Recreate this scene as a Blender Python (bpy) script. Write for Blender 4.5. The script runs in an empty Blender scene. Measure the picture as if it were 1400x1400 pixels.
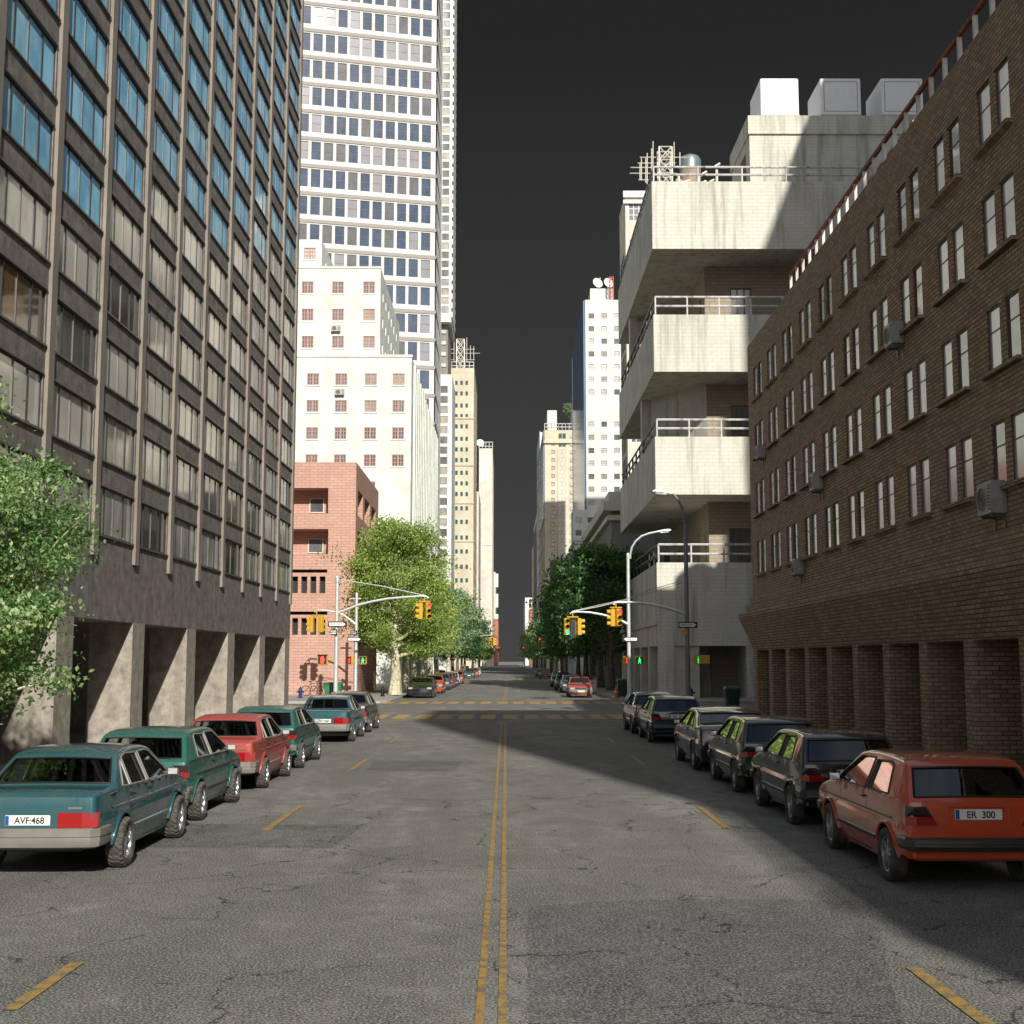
import bpy, bmesh, math, random
from mathutils import Vector, Matrix
from mathutils.geometry import delaunay_2d_cdt
R=math.radians; PI=math.pi
rnd=random.Random(7)
scn=bpy.context.scene
col=scn.collection
# ------------------------------------------------------------------ camera
F=1750.0; CH=2.4
PITCH=math.atan(204/F); YAW=math.atan(8/F)
CAM=Vector((0,0,CH))
cd=bpy.data.cameras.new('camera'); cam=bpy.data.objects.new('camera',cd); col.objects.link(cam)
cam.location=CAM; cam.rotation_euler=(PI/2+PITCH,0,-YAW)
cd.sensor_width=36; cd.lens=36*F/1400; cd.clip_end=6000; cd.clip_start=.1
scn.camera=cam
MR=cam.rotation_euler.to_matrix()
def ray(px,py): return MR@Vector(((px-700)/F,(700-py)/F,-1))
def P(px,py,Y):
    d=ray(px,py); return CAM+d*(Y/d.y)
def PX(px,py,X):
    d=ray(px,py); return CAM+d*(X/d.x)
def PG(px,py,z=0.0):
    d=ray(px,py); return CAM+d*((z-CH)/d.z)
def proj(p):
    q=MR.transposed()@(Vector(p)-CAM)
    if q.z>-.1: return (-9999,-9999,-1)
    return (700+F*q.x/-q.z,700-F*q.y/-q.z,-q.z)
# ------------------------------------------------------------------ objects
def tag(o,label=None,cat=None,group=None,kind=None):
    if label: o['label']=label
    if cat: o['category']=cat
    if group: o['group']=group
    if kind: o['kind']=kind
    return o
def empty(name,loc=(0,0,0),rz=0,label=None,cat=None,group=None,kind=None):
    o=bpy.data.objects.new(name,None); col.objects.link(o); o.location=loc; o.rotation_euler=(0,0,rz)
    o.empty_display_size=.3
    return tag(o,label,cat,group,kind)
def copy_tree(o,parent=None):
    c=o.copy(); col.objects.link(c); c.parent=parent
    for ch in list(o.children): copy_tree(ch,c)
    return c
class MB:
    def __init__(s): s.v=[]; s.f=[]; s.m=[]; s.sm=[]
    def add(s,vs,fs,m=0,smooth=False,T=None):
        b=len(s.v)
        if T is not None: vs=[T@Vector(p) for p in vs]
        s.v+= [tuple(p) for p in vs]
        s.f+= [tuple(i+b for i in f) for f in fs]
        s.m+= [m]*len(fs); s.sm+=[smooth]*len(fs)
    def quad(s,a,b,c,d,m=0,T=None): s.add([a,b,c,d],[(0,1,2,3)],m,False,T)
    def box(s,c,d,m=0,T=None):
        x,y,z=c; a,b,e=d[0]/2,d[1]/2,d[2]/2
        vs=[(x-a,y-b,z-e),(x+a,y-b,z-e),(x+a,y+b,z-e),(x-a,y+b,z-e),(x-a,y-b,z+e),(x+a,y-b,z+e),(x+a,y+b,z+e),(x-a,y+b,z+e)]
        s.add(vs,[(0,3,2,1),(4,5,6,7),(0,1,5,4),(1,2,6,5),(2,3,7,6),(3,0,4,7)],m,False,T)
    def b2(s,x0,x1,y0,y1,z0,z1,m=0,T=None): s.box(((x0+x1)/2,(y0+y1)/2,(z0+z1)/2),(abs(x1-x0),abs(y1-y0),abs(z1-z0)),m,T)
    def bbox(s,c,d,bev=.01,m=0,T=None):   # chamfered box
        x,y,z=c; a,b,e=d[0]/2,d[1]/2,d[2]/2; k=min(bev,a*.9,b*.9,e*.9)
        vs=[];
        def ring(zz,ins):
            A=a-ins;B=b-ins
            return [(x-A+k,y-B,zz),(x+A-k,y-B,zz),(x+A,y-B+k,zz),(x+A,y+B-k,zz),(x+A-k,y+B,zz),(x-A+k,y+B,zz),(x-A,y+B-k,zz),(x-A,y-B+k,zz)]
        rs=[ring(z-e,k),ring(z-e+k,0),ring(z+e-k,0),ring(z+e,k)]
        for r_ in rs: vs+=r_
        fs=[tuple(range(7,-1,-1)),tuple(range(24,32))]
        for j in range(3):
            for i in range(8):
                fs.append((j*8+i,j*8+(i+1)%8,(j+1)*8+(i+1)%8,(j+1)*8+i))
        s.add(vs,fs,m,False,T)
    def tube(s,pts,r,n=8,m=0,T=None,caps=True,smooth=True):
        pts=[Vector(p) for p in pts]; k=len(pts)
        rr=r if isinstance(r,(list,tuple)) else [r]*k
        vs=[]; up=None
        for i,p in enumerate(pts):
            t=(pts[min(i+1,k-1)]-pts[max(i-1,0)])
            if t.length<1e-9: t=Vector((0,0,1))
            t.normalize()
            if up is None: up=Vector((0,0,1)) if abs(t.z)<.9 else Vector((0,1,0))
            a=t.cross(up)
            if a.length<1e-6: a=t.cross(Vector((1,0,0)))
            a.normalize(); b=a.cross(t).normalized(); up=b
            for j in range(n):
                q=2*PI*j/n
                vs.append(p+a*(math.cos(q)*rr[i])+b*(math.sin(q)*rr[i]))
        fs=[]
        for i in range(k-1):
            for j in range(n):
                fs.append((i*n+j,i*n+(j+1)%n,(i+1)*n+(j+1)%n,(i+1)*n+j))
        s.add(vs,fs,m,smooth,T)
        if caps:
            s.add(vs[:n],[tuple(range(n-1,-1,-1))],m,False,T); s.add(vs[-n:],[tuple(range(n))],m,False,T)
    def lathe(s,prof,n=24,m=0,T=None,axis='z',smooth=True):  # prof [(r,h)]
        vs=[];fs=[];k=len(prof)
        for (r,h) in prof:
            for j in range(n):
                q=2*PI*j/n
                if axis=='z': vs.append((r*math.cos(q),r*math.sin(q),h))
                else: vs.append((h,r*math.cos(q),r*math.sin(q)))
        for i in range(k-1):
            for j in range(n):
                fs.append((i*n+j,i*n+(j+1)%n,(i+1)*n+(j+1)%n,(i+1)*n+j))
        s.add(vs,fs,m,smooth,T)
    def prism(s,poly,z0,z1,m=0,T=None):
        n=len(poly); vs=[(x,y,z0) for x,y in poly]+[(x,y,z1) for x,y in poly]
        fs=[tuple(range(n-1,-1,-1)),tuple(range(n,2*n))]+[(i,(i+1)%n,n+(i+1)%n,n+i) for i in range(n)]
        s.add(vs,fs,m,False,T)
    def prismy(s,poly,y0,y1,m=0,T=None,m2=None): # poly in (x,z), extruded along y
        n=len(poly); vs=[(x,y0,z) for x,z in poly]+[(x,y1,z) for x,z in poly]
        fs=[tuple(range(n)),tuple(range(2*n-1,n-1,-1))]+[((i+1)%n,i,n+i,n+(i+1)%n) for i in range(n)]
        s.add(vs,fs,m,False,T)
    def mesh(s,name,mats,sharp=35):
        me=bpy.data.meshes.new(name); me.from_pydata(s.v,[],s.f)
        for m in mats: me.materials.append(m)
        me.polygons.foreach_set('material_index',s.m)
        me.polygons.foreach_set('use_smooth',s.sm)
        if any(s.sm):
            try: me.set_sharp_from_angle(angle=R(sharp))
            except Exception: pass
        me.update(); return me
    def build(s,name,mats,parent=None,loc=None,rz=0,sharp=35):
        if not isinstance(mats,(list,tuple)): mats=[mats]
        me=s.mesh(name,mats,sharp); o=bpy.data.objects.new(name,me); col.objects.link(o)
        if parent: o.parent=parent
        if loc is not None: o.location=loc
        if rz: o.rotation_euler=(0,0,rz)
        return o
def inst(name,me,parent,loc,rz=0):
    o=bpy.data.objects.new(name,me); col.objects.link(o); o.parent=parent; o.location=loc; o.rotation_euler=(0,0,rz); return o
def weld(o,d=.0005):
    bm=bmesh.new(); bm.from_mesh(o.data); bmesh.ops.remove_doubles(bm,verts=bm.verts,dist=d); bm.to_mesh(o.data); bm.free()
def text_mesh(txt,size,mat,name='lettering',ext=.002,sx=1.0):
    cu=bpy.data.curves.new('lettering','FONT'); cu.body=txt; cu.size=size; cu.align_x='CENTER'; cu.align_y='CENTER'; cu.extrude=ext; cu.offset=size*.018
    ob=bpy.data.objects.new('tmp',cu); col.objects.link(ob)
    bpy.context.view_layer.update()
    dg=bpy.context.evaluated_depsgraph_get(); me=bpy.data.meshes.new_from_object(ob.evaluated_get(dg))
    bpy.data.objects.remove(ob); bpy.data.curves.remove(cu)
    me.transform(Matrix.Diagonal((sx,1,1,1)))
    me.transform(Matrix.Rotation(PI/2,4,'X'))   # text now stands in XZ, reads from -Y
    me.materials.clear(); me.materials.append(mat); me.name=name
    return me
# ------------------------------------------------------------------ materials
class NT:
    def __init__(s,name):
        s.m=bpy.data.materials.new(name); s.m.use_nodes=True; s.t=s.m.node_tree; s.n=s.t.nodes; s.l=s.t.links
        s.p=s.n['Principled BSDF']; s.out=s.n['Material Output']
    def N(s,t,**k):
        n=s.n.new(t)
        for a,b in k.items():
            if hasattr(n,a): setattr(n,a,b)
        return n
    def link(s,a,b): s.l.new(a,b)
    def set(s,**k):
        for a,b in k.items():
            nm={'base':'Base Color','rough':'Roughness','metal':'Metallic','spec':'Specular IOR Level','ior':'IOR','coat':'Coat Weight','coatr':'Coat Roughness','alpha':'Alpha','trans':'Transmission Weight'}[a]
            v=b
            if a=='base' and len(b)==3: v=(*b,1)
            s.p.inputs[nm].default_value=v
    def coords(s,scale=(1,1,1),kind='Object'):
        tc=s.N('ShaderNodeTexCoord'); mp=s.N('ShaderNodeMapping'); s.link(tc.outputs[kind],mp.inputs[0]); mp.inputs['Scale'].default_value=scale; return mp.outputs[0]
    def geo(s,scale=(1,1,1)):
        g=s.N('ShaderNodeNewGeometry'); mp=s.N('ShaderNodeMapping'); s.link(g.outputs['Position'],mp.inputs[0]); mp.inputs['Scale'].default_value=scale; return mp.outputs[0]
    def noise(s,vec,scale,detail=4,rough=.55,dist=0):
        n=s.N('ShaderNodeTexNoise'); s.link(vec,n.inputs['Vector']); n.inputs['Scale'].default_value=scale; n.inputs['Detail'].default_value=detail; n.inputs['Roughness'].default_value=rough; n.inputs['Distortion'].default_value=dist; return n.outputs['Fac']
    def ramp(s,fac,stops):
        r=s.N('ShaderNodeValToRGB'); s.link(fac,r.inputs[0]); e=r.color_ramp.elements
        while len(e)<len(stops): e.new(.5)
        for i,(p,c) in enumerate(stops):
            e[i].position=p; e[i].color=(*c,1) if len(c)==3 else c
        return r.outputs[0]
    def mix(s,f,a,b,mode='MIX'):
        n=s.N('ShaderNodeMix'); n.data_type='RGBA'; n.blend_type=mode
        for sock,v in ((n.inputs[0],f),(n.inputs[6],a),(n.inputs[7],b)):
            if hasattr(v,'is_output'): s.link(v,sock)
            elif isinstance(v,(int,float)): sock.default_value=v
            else: sock.default_value=(*v,1)
        return n.outputs[2]
    def math(s,op,a,b=0.0,c=0.0,clamp=False):
        n=s.N('ShaderNodeMath'); n.operation=op; n.use_clamp=clamp
        for i,v in enumerate((a,b,c)):
            if hasattr(v,'is_output'): s.link(v,n.inputs[i])
            else: n.inputs[i].default_value=v
        return n.outputs[0]
    def bump(s,h,strength=.3,dist=.01,prev=None):
        b=s.N('ShaderNodeBump'); s.link(h,b.inputs['Height']); b.inputs['Strength'].default_value=strength; b.inputs['Distance'].default_value=dist
        if prev: s.link(prev,b.inputs['Normal'])
        return b.outputs[0]
    def wallvec(s):   # (x+y, z) so bricks run level on walls facing any way
        tc=s.N('ShaderNodeTexCoord'); sp=s.N('ShaderNodeSeparateXYZ'); s.link(tc.outputs['Object'],sp.inputs[0])
        cb=s.N('ShaderNodeCombineXYZ'); s.link(s.math('ADD',sp.outputs[0],sp.outputs[1]),cb.inputs[0]); s.link(sp.outputs[2],cb.inputs[1]); return cb.outputs[0]
def simple(name,base,rough=.6,metal=0,spec=.5,coat=0,var=0.0,vs=3.0,bump=0):
    t=NT(name); t.set(base=base,rough=rough,metal=metal,spec=spec,coat=coat)
    if var or bump:
        v=t.coords(); n=t.noise(v,vs,5,.6)
        if var:
            a=[max(0,c*(1-var)) for c in base]; b=[min(1,c*(1+var)) for c in base]
            t.link(t.ramp(n,[(.3,a),(.7,b)]),t.p.inputs['Base Color'])
        if bump: t.link(t.bump(t.noise(v,vs*8,3),bump,.01),t.p.inputs['Normal'])
    return t.m
def concrete(name,base,stain=.5,rough=.85,vs=1.0,speck=30,stainc=(.3,.25,.2),amp=.16):
    t=NT(name); t.set(rough=rough,spec=.3); v=t.coords()
    a=[c*(1-amp) for c in base]; b=[min(1,c*(1+amp)) for c in base]
    c1=t.ramp(t.noise(v,.6*vs,7,.7),[(.36,a),(.64,b)])
    c2=t.mix(t.math('MULTIPLY',t.noise(v,speck,2),.25),c1,tuple(c*.6 for c in base))
    vv=t.coords((1.6,1.6,.09)); st=t.noise(vv,1.2,6,.65)
    m=t.ramp(st,[(.52,(0,0,0)),(.72,(stain,stain,stain))])
    c3=t.mix(m,c2,tuple(x*y for x,y in zip(base,stainc)))
    t.link(c3,t.p.inputs['Base Color'])
    t.link(t.bump(t.noise(v,speck*.6,5),.25,.01),t.p.inputs['Normal'])
    return t.m
def brick(name,c1,c2,mortar,bw=.24,bh=.08,ms=.012,rough=.85,stain=.4,bmp=.5,stainc=.45):
    t=NT(name); t.set(rough=rough,spec=.3); v=t.wallvec()
    b=t.N('ShaderNodeTexBrick'); t.link(v,b.inputs['Vector'])
    b.inputs['Color1'].default_value=(*c1,1); b.inputs['Color2'].default_value=(*c2,1); b.inputs['Mortar'].default_value=(*mortar,1)
    b.inputs['Scale'].default_value=1; b.inputs['Brick Width'].default_value=bw; b.inputs['Row Height'].default_value=bh; b.inputs['Mortar Size'].default_value=ms; b.inputs['Mortar Smooth'].default_value=.3; b.inputs['Bias'].default_value=-.1
    o=t.coords(); n=t.noise(o,.5,5,.6)
    c=t.mix(t.ramp(n,[(.35,(0,0,0)),(.75,(.5,.5,.5))]),b.outputs['Color'],tuple(x*.7 for x in c1))
    st=t.noise(t.coords((1.3,1.3,.1)),1.1,6,.65)
    c=t.mix(t.ramp(st,[(.5,(0,0,0)),(.75,(stain,stain,stain))]),c,tuple(x*stainc for x in c1))
    t.link(c,t.p.inputs['Base Color'])
    nb=t.bump(t.math('MULTIPLY',b.outputs['Fac'],-1.0),bmp,.012)
    t.link(t.bump(t.noise(o,25,4),.2,.01,nb),t.p.inputs['Normal'])
    return t.m
def glassy(name,base,rough=.04,ior=2.2,wav=0.0,varc=None,nshift=None):
    t=NT(name); t.set(base=base,rough=rough,ior=ior,spec=.5)
    if varc:
        oi=t.N('ShaderNodeObjectInfo'); 
        v=t.geo((.8,.8,.5)); n=t.noise(v,1.0,4,.6)
        t.link(t.ramp(n,[(.4,base),(.6,varc)]),t.p.inputs['Base Color'])
    if nshift:
        g=t.N('ShaderNodeNewGeometry'); a=t.N('ShaderNodeVectorMath'); a.operation='ADD'; t.link(g.outputs['Normal'],a.inputs[0]); a.inputs[1].default_value=nshift
        b=t.N('ShaderNodeVectorMath'); b.operation='NORMALIZE'; t.link(a.outputs[0],b.inputs[0]); t.link(b.outputs[0],t.p.inputs['Normal'])
    if wav: t.link(t.bump(t.noise(t.geo(),.8,2),wav,.05),t.p.inputs['Normal'])
    return t.m
def emis(name,c,s):
    t=NT(name); t.set(base=tuple(x*.3 for x in c)); t.p.inputs['Emission Color'].default_value=(*c,1); t.p.inputs['Emission Strength'].default_value=s; return t.m
# ------------------------------------------------------------------ light: late low sun from behind the camera
SUNV=Vector((.23,-1,.575)).normalized()
EL=math.asin(SUNV.z); AZ=math.atan2(SUNV.x,SUNV.y)      # azimuth clockwise from +Y
w=bpy.data.worlds.new('World'); scn.world=w; w.use_nodes=True
nt=w.node_tree; bg=nt.nodes['Background']
def WN(t): return nt.nodes.new(t)
sky=WN('ShaderNodeTexSky'); sky.sky_type='NISHITA'; sky.sun_disc=False; sky.sun_elevation=EL; sky.sun_rotation=AZ
sky.air_density=1.0; sky.dust_density=1.2; sky.ozone_density=1.0
tc=WN('ShaderNodeTexCoord'); nrm=WN('ShaderNodeVectorMath'); nrm.operation='NORMALIZE'; nt.links.new(tc.outputs['Generated'],nrm.inputs[0])
sp=WN('ShaderNodeSeparateXYZ'); nt.links.new(nrm.outputs[0],sp.inputs[0])
def wm(op,a,b=0.0,c=0.0,clamp=False):
    n=WN('ShaderNodeMath'); n.operation=op; n.use_clamp=clamp
    for i,v in enumerate((a,b,c)):
        if hasattr(v,'is_output'): nt.links.new(v,n.inputs[i])
        else: n.inputs[i].default_value=v
    return n.outputs[0]
def wmix(f,a,b):
    n=WN('ShaderNodeMix'); n.data_type='RGBA'
    for s_,v in ((n.inputs[0],f),(n.inputs[6],a),(n.inputs[7],b)):
        if hasattr(v,'is_output'): nt.links.new(v,s_)
        elif isinstance(v,(int,float)): s_.default_value=v
        else: s_.default_value=(*v,1)
    return n.outputs[2]
az=wm('ABSOLUTE',wm('ARCTAN2',sp.outputs[0],sp.outputs[1])); el=wm('ARCSINE',sp.outputs[2])
def sstep(v,a,b):
    n=WN('ShaderNodeMapRange'); n.interpolation_type='SMOOTHSTEP'; nt.links.new(v,n.inputs[0]); n.inputs[1].default_value=a; n.inputs[2].default_value=b; n.inputs[3].default_value=1; n.inputs[4].default_value=0; return n.outputs[0]
dark=wm('MULTIPLY',sstep(az,R(24),R(33)),sstep(el,R(31),R(44)))   # dark grey backdrop ahead; brighter sky outside view added for fill and reflections
# clouds
cn=WN('ShaderNodeTexNoise'); mp=WN('ShaderNodeMapping'); mp.inputs['Scale'].default_value=(1,1,2.2); nt.links.new(nrm.outputs[0],mp.inputs[0]); nt.links.new(mp.outputs[0],cn.inputs['Vector'])
cn.inputs['Scale'].default_value=2.6; cn.inputs['Detail'].default_value=7; cn.inputs['Roughness'].default_value=.58
cr=WN('ShaderNodeValToRGB'); nt.links.new(cn.outputs['Fac'],cr.inputs[0]); cr.color_ramp.elements[0].position=.45; cr.color_ramp.elements[1].position=.68
SK=.070
skc=WN('ShaderNodeMix'); skc.data_type='RGBA'; skc.blend_type='MULTIPLY'; skc.inputs[0].default_value=1
nt.links.new(sky.outputs[0],skc.inputs[6]); skc.inputs[7].default_value=(SK,SK,SK,1)
lit=wmix(wm('MULTIPLY',cr.outputs[0],.75),skc.outputs[2],(.42,.42,.42))
gr=WN('ShaderNodeMapRange'); nt.links.new(el,gr.inputs[0]); gr.inputs[1].default_value=0; gr.inputs[2].default_value=R(27); gr.inputs[3].default_value=1; gr.inputs[4].default_value=0
dk=wmix(gr.outputs[0],(.0145,.0145,.0150),(.047,.047,.048))
fin=wmix(dark,lit,dk)
nt.links.new(fin,bg.inputs['Color']); bg.inputs['Strength'].default_value=1
sd=bpy.data.lights.new('sun','SUN'); sd.energy=4.3; sd.angle=R(.6); sd.color=(1,.965,.87)
so=bpy.data.objects.new('sun',sd); col.objects.link(so); so.rotation_euler=SUNV.to_track_quat('Z','Y').to_euler(); so.location=(20,-60,60)
vs=scn.view_settings; vs.view_transform='Standard'; vs.look='None'; vs.gamma=1; vs.exposure=.38
scn.render.film_transparent=False
# ------------------------------------------------------------------ materials
M={}
def asphalt(name,base,patchy=1.0):
    t=NT(name); t.set(rough=.8,spec=.35); g=t.geo()
    S=lambda k: tuple(min(1,x*k) for x in base)
    fine=t.noise(g,48,3,.7); mid=t.noise(g,2.6,8,.72); big=t.noise(t.geo((1,.35,1)),.42,6,.62,.6); trk=t.noise(t.geo((1.5,.05,1)),1.1,4,.6)
    c=t.ramp(big,[(.36,S(.48)),(.5,S(.92)),(.62,S(1.5))])
    c=t.mix(t.ramp(trk,[(.42,(0,0,0)),(.62,(.45,.45,.45))]),c,S(.66))
    c=t.mix(t.ramp(mid,[(.44,(0,0,0)),(.60,(.75,.75,.75))]),c,S(.55)); c=t.mix(t.ramp(mid,[(.34,(.6,.6,.6)),(.44,(0,0,0))]),c,S(1.5))
    bl=t.noise(t.geo((1,.7,1)),.85,7,.68,.8); c=t.mix(t.ramp(bl,[(.50,(0,0,0)),(.60,(.8,.8,.8))]),c,S(.42))
    c=t.mix(t.ramp(fine,[(.5,(0,0,0)),(.60,(.85,.85,.85))]),c,S(2.5))
    c=t.mix(t.ramp(fine,[(.38,(.9,.9,.9)),(.48,(0,0,0))]),c,S(.25))
    dv=t.N('ShaderNodeVectorMath'); dv.operation='ADD'; nz=t.N('ShaderNodeTexNoise'); t.link(g,nz.inputs['Vector']); nz.inputs['Scale'].default_value=1.3; nz.inputs['Detail'].default_value=8; nz.inputs['Roughness'].default_value=.65
    sc=t.N('ShaderNodeVectorMath'); sc.operation='SCALE'; t.link(nz.outputs['Color'],sc.inputs[0]); sc.inputs['Scale'].default_value=.8
    t.link(g,dv.inputs[0]); t.link(sc.outputs[0],dv.inputs[1])
    vo=t.N('ShaderNodeTexVoronoi'); vo.feature='DISTANCE_TO_EDGE'; t.link(dv.outputs[0],vo.inputs['Vector']); vo.inputs['Scale'].default_value=.55
    wd=t.math('MULTIPLY',t.noise(g,2.2,4,.6),.016); ck=t.math('LESS_THAN',vo.outputs['Distance'],t.math('SUBTRACT',wd,.0030)); mask=t.ramp(t.noise(g,.6,5,.7),[(.49,(0,0,0)),(.51,(1,1,1))])
    ck=t.math('MULTIPLY',ck,mask); c=t.mix(t.math('MULTIPLY',ck,.85),c,(.012,.012,.012))
    t.link(c,t.p.inputs['Base Color'])
    b1=t.bump(fine,.22,.01); b2=t.bump(t.math('MULTIPLY',ck,-1.0),.8,.02,b1); t.link(b2,t.p.inputs['Normal'])
    return t.m
M['asphalt']=asphalt('asphalt',(.156,.152,.138)); M['asphalt_patch']=asphalt('asphalt_patch',(.115,.112,.106)); M['asphalt_patch2']=asphalt('asphalt_patch_worn',(.14,.136,.127))
def paint(name,base,wear=.5):
    t=NT(name); t.set(rough=.7); g=t.geo(); n=t.noise(g,9,5,.7); n2=t.noise(g,38,4,.8); n3=t.noise(t.geo((.6,5,1)),1.6,3,.6)
    m=t.math('ADD',t.math('ADD',t.math('MULTIPLY',n,.4),t.math('MULTIPLY',n2,.3)),t.math('MULTIPLY',n3,.3))
    c=t.ramp(m,[(wear-.03,(.13,.125,.115)),(wear+.035,base)]); c=t.mix(t.math('MULTIPLY',t.noise(g,3,3),.5),c,tuple(x*.6 for x in base))
    t.link(c,t.p.inputs['Base Color']); t.link(t.bump(n2,.8,.015),t.p.inputs['Normal']); return t.m
M['yellow_line']=paint('yellow_road_paint',(.44,.27,.07),.485); M['yellow_worn']=paint('worn_yellow_road_paint',(.50,.31,.08),.465)
M['paving']=concrete('paving',(.33,.31,.28),.3,.9,1,25); M['kerb']=concrete('kerb_stone',(.36,.34,.31),.4,.85,2,30)
M['dark_conc']=concrete('dark_concrete',(.195,.175,.160),.6,.9,4.5,9,(.55,.55,.55),amp=.38)
M['fin_conc']=concrete('fin_concrete',(.25,.22,.19),.4,.9,1,14,(.6,.55,.5))
M['pier_conc']=concrete('pier_concrete',(.31,.275,.235),.6,.9,5,7,(.6,.58,.55),amp=.34)
M['black']=simple('black',(.01,.01,.01),.6); M['frame_black']=simple('black_window_frame',(.02,.02,.022),.4)
M['trim_gray']=simple('grey_metal_trim',(.16,.15,.14),.4,.5)
M['white_paint']=concrete('white_render',(.63,.645,.59),.4,.7,.6,10,(.72,.68,.62))
M['white_tower']=concrete('white_cladding',(.62,.625,.59),.08,.6,.3,5,(.8,.75,.7))
M['taupe']=simple('taupe_band',(.28,.25,.235),.7)
M['cream_stone']=concrete('cream_stone',(.58,.51,.39),.25,.8,.3,6,(.75,.65,.5))
M['pale_stone']=concrete('pale_stone',(.60,.55,.47),.4,.8,.3,5,(.7,.6,.5))
M['red_brick']=brick('red_brick',(.58,.34,.27),(.50,.29,.23),(.36,.22,.18),.55,.19,.022,.85,.35,.6)
M['red_brick_far']=simple('red_brick_far',(.36,.15,.10),.85,var=.25,vs=.3)
M['brown_brick']=brick('brown_brick',(.54,.37,.235),(.29,.20,.13),(.10,.073,.05),.30,.10,.015,.9,.6,.7)
M['cream_block']=brick('cream_block',(.64,.62,.54),(.60,.58,.50),(.49,.47,.41),.62,.24,.016,.85,.95,.35,.36)
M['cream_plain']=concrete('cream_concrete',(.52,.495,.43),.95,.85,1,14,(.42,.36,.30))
M['ochre_block']=brick('ochre_blockwork',(.38,.32,.24),(.32,.27,.20),(.22,.19,.15),.62,.24,.022,.85,.3,.4)  # ochre blocks, darker than the cream ones
M['grey_stone']=concrete('grey_stone',(.24,.22,.20),.6,.85,.6,8)
M['roof']=concrete('roof_felt',(.16,.15,.14),.3)
M['rust']=concrete('rusty_rail',(.30,.10,.05),.8,.8,6,30,(.3,.3,.3))
M['peel']=concrete('peeling_white_metal',(.75,.70,.64),.8,.7,6,25,(.35,.18,.12))
M['rail_metal']=concrete('painted_rail',(.55,.54,.53),1.0,.5,9,20,(.06,.06,.08))
M['rail_dark']=simple('dark_rail',(.03,.033,.04),.4,.4)
M['galv']=simple('galvanised_steel',(.58,.60,.58),.45,.4,var=.12,vs=4)
M['galv_dark']=simple('weathered_steel_pole',(.20,.21,.22),.5,.5,var=.15,vs=4)
M['sig_yellow']=simple('signal_yellow',(.55,.32,.02),.4,coat=.3); M['orange']=simple('orange_plastic',(.75,.16,.02),.5)
M['sign_white']=simple('sign_white',(.82,.82,.78),.4); M['sign_black']=simple('sign_black',(.012,.012,.012),.4)
M['red_on']=emis('red_lamp',(1,.03,.05),2.2); M['green_on']=emis('green_lamp',(.02,.9,.45),1.6); M['walk_on']=emis('walk_lamp',(.05,1,.3),1.8); M['hand_on']=emis('hand_lamp',(1,.05,.03),2.0)
M['lens_off']=simple('dark_lens',(.02,.015,.012),.2); M['lamp_glass']=simple('lamp_glass',(.75,.75,.70),.2)
M['bin_green']=simple('green_bin_plastic',(.03,.16,.07),.45,var=.2,vs=6); M['bin_dark']=simple('dark_green_steel',(.015,.045,.03),.5,.2,var=.3,vs=5)
M['hyd_blue']=simple('hydrant_blue_paint',(.015,.03,.12),.4); M['bike']=simple('bicycle_paint',(.02,.02,.02),.4,.4)
M['ac']=simple('ac_casing',(.33,.32,.31),.5,.2,var=.2,vs=7); M['ac_dark']=simple('ac_grille',(.04,.04,.04),.6)
M['vent_white']=simple('white_vent_casing',(.82,.82,.82),.5,var=.05); M['vent_seam']=simple('vent_seam',(.35,.33,.36),.6)
M['tank']=simple('water_tank_metal',(.22,.27,.26),.4,.5,var=.2); M['tank_rust']=simple('water_tank_rust',(.30,.22,.18),.7,var=.2)
M['antenna']=simple('antenna_metal',(.70,.66,.58),.5,.2); M['red_iron']=simple('red_iron',(.55,.12,.10),.6)
M['redframe']=simple('reddish_window_frame',(.36,.21,.17),.5); M['whiteframe']=simple('white_window_frame',(.70,.69,.65),.5); M['brownframe']=simple('brown_window_frame',(.12,.085,.07),.5)
M['g_blue']=glassy('sky_reflection_glass',(.09,.24,.35),.06,3.0,.0,(.21,.42,.54),nshift=(0,-.28,.12)); M['g_dark']=glassy('dark_glass',(.06,.06,.052),.05,2.0,.05,(.09,.085,.07))  # g_blue: blue base colour and leaned normals stand in for reflected sky
M['g_facade']=glassy('facade_reflection_glass',(.46,.44,.39),.08,1.9,.05,(.25,.245,.22)); M['g_facade_pale']=glassy('pale_reflection_glass',(.62,.58,.52),.1,1.9,.03,(.52,.50,.45))  # pale facade reflections put into the pane colour
M['g_warm']=glassy('dark_brown_glass',(.075,.065,.045),.05,2.0,.05,(.17,.10,.05))  # dark pane colour mottled with brown
M['g_tower']=glassy('tower_glass',(.025,.05,.10),.03,1.75,.1,(.045,.075,.13)); M['g_tower2']=glassy('grey_tower_glass',(.09,.095,.11),.05,1.7,.1,(.12,.125,.135)); M['g_tower3']=glassy('curtained_tower_glass',(.22,.21,.24),.08,1.7,.05,(.24,.24,.27))
M['g_teal']=glassy('teal_glass',(.03,.115,.115),.1,2.0); M['g_tan']=glassy('tan_blinds',(.36,.32,.26),.2,1.7,0,(.22,.22,.22)); M['g_grey']=glassy('grey_glass',(.13,.14,.155),.1,2,0,(.09,.09,.1)); M['g_white']=glassy('whitish_glass',(.55,.53,.52),.15,2.2,0,(.42,.40,.40))
M['g_sky']=glassy('sky_blue_cladding',(.10,.22,.34),.12,1.9)
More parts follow.
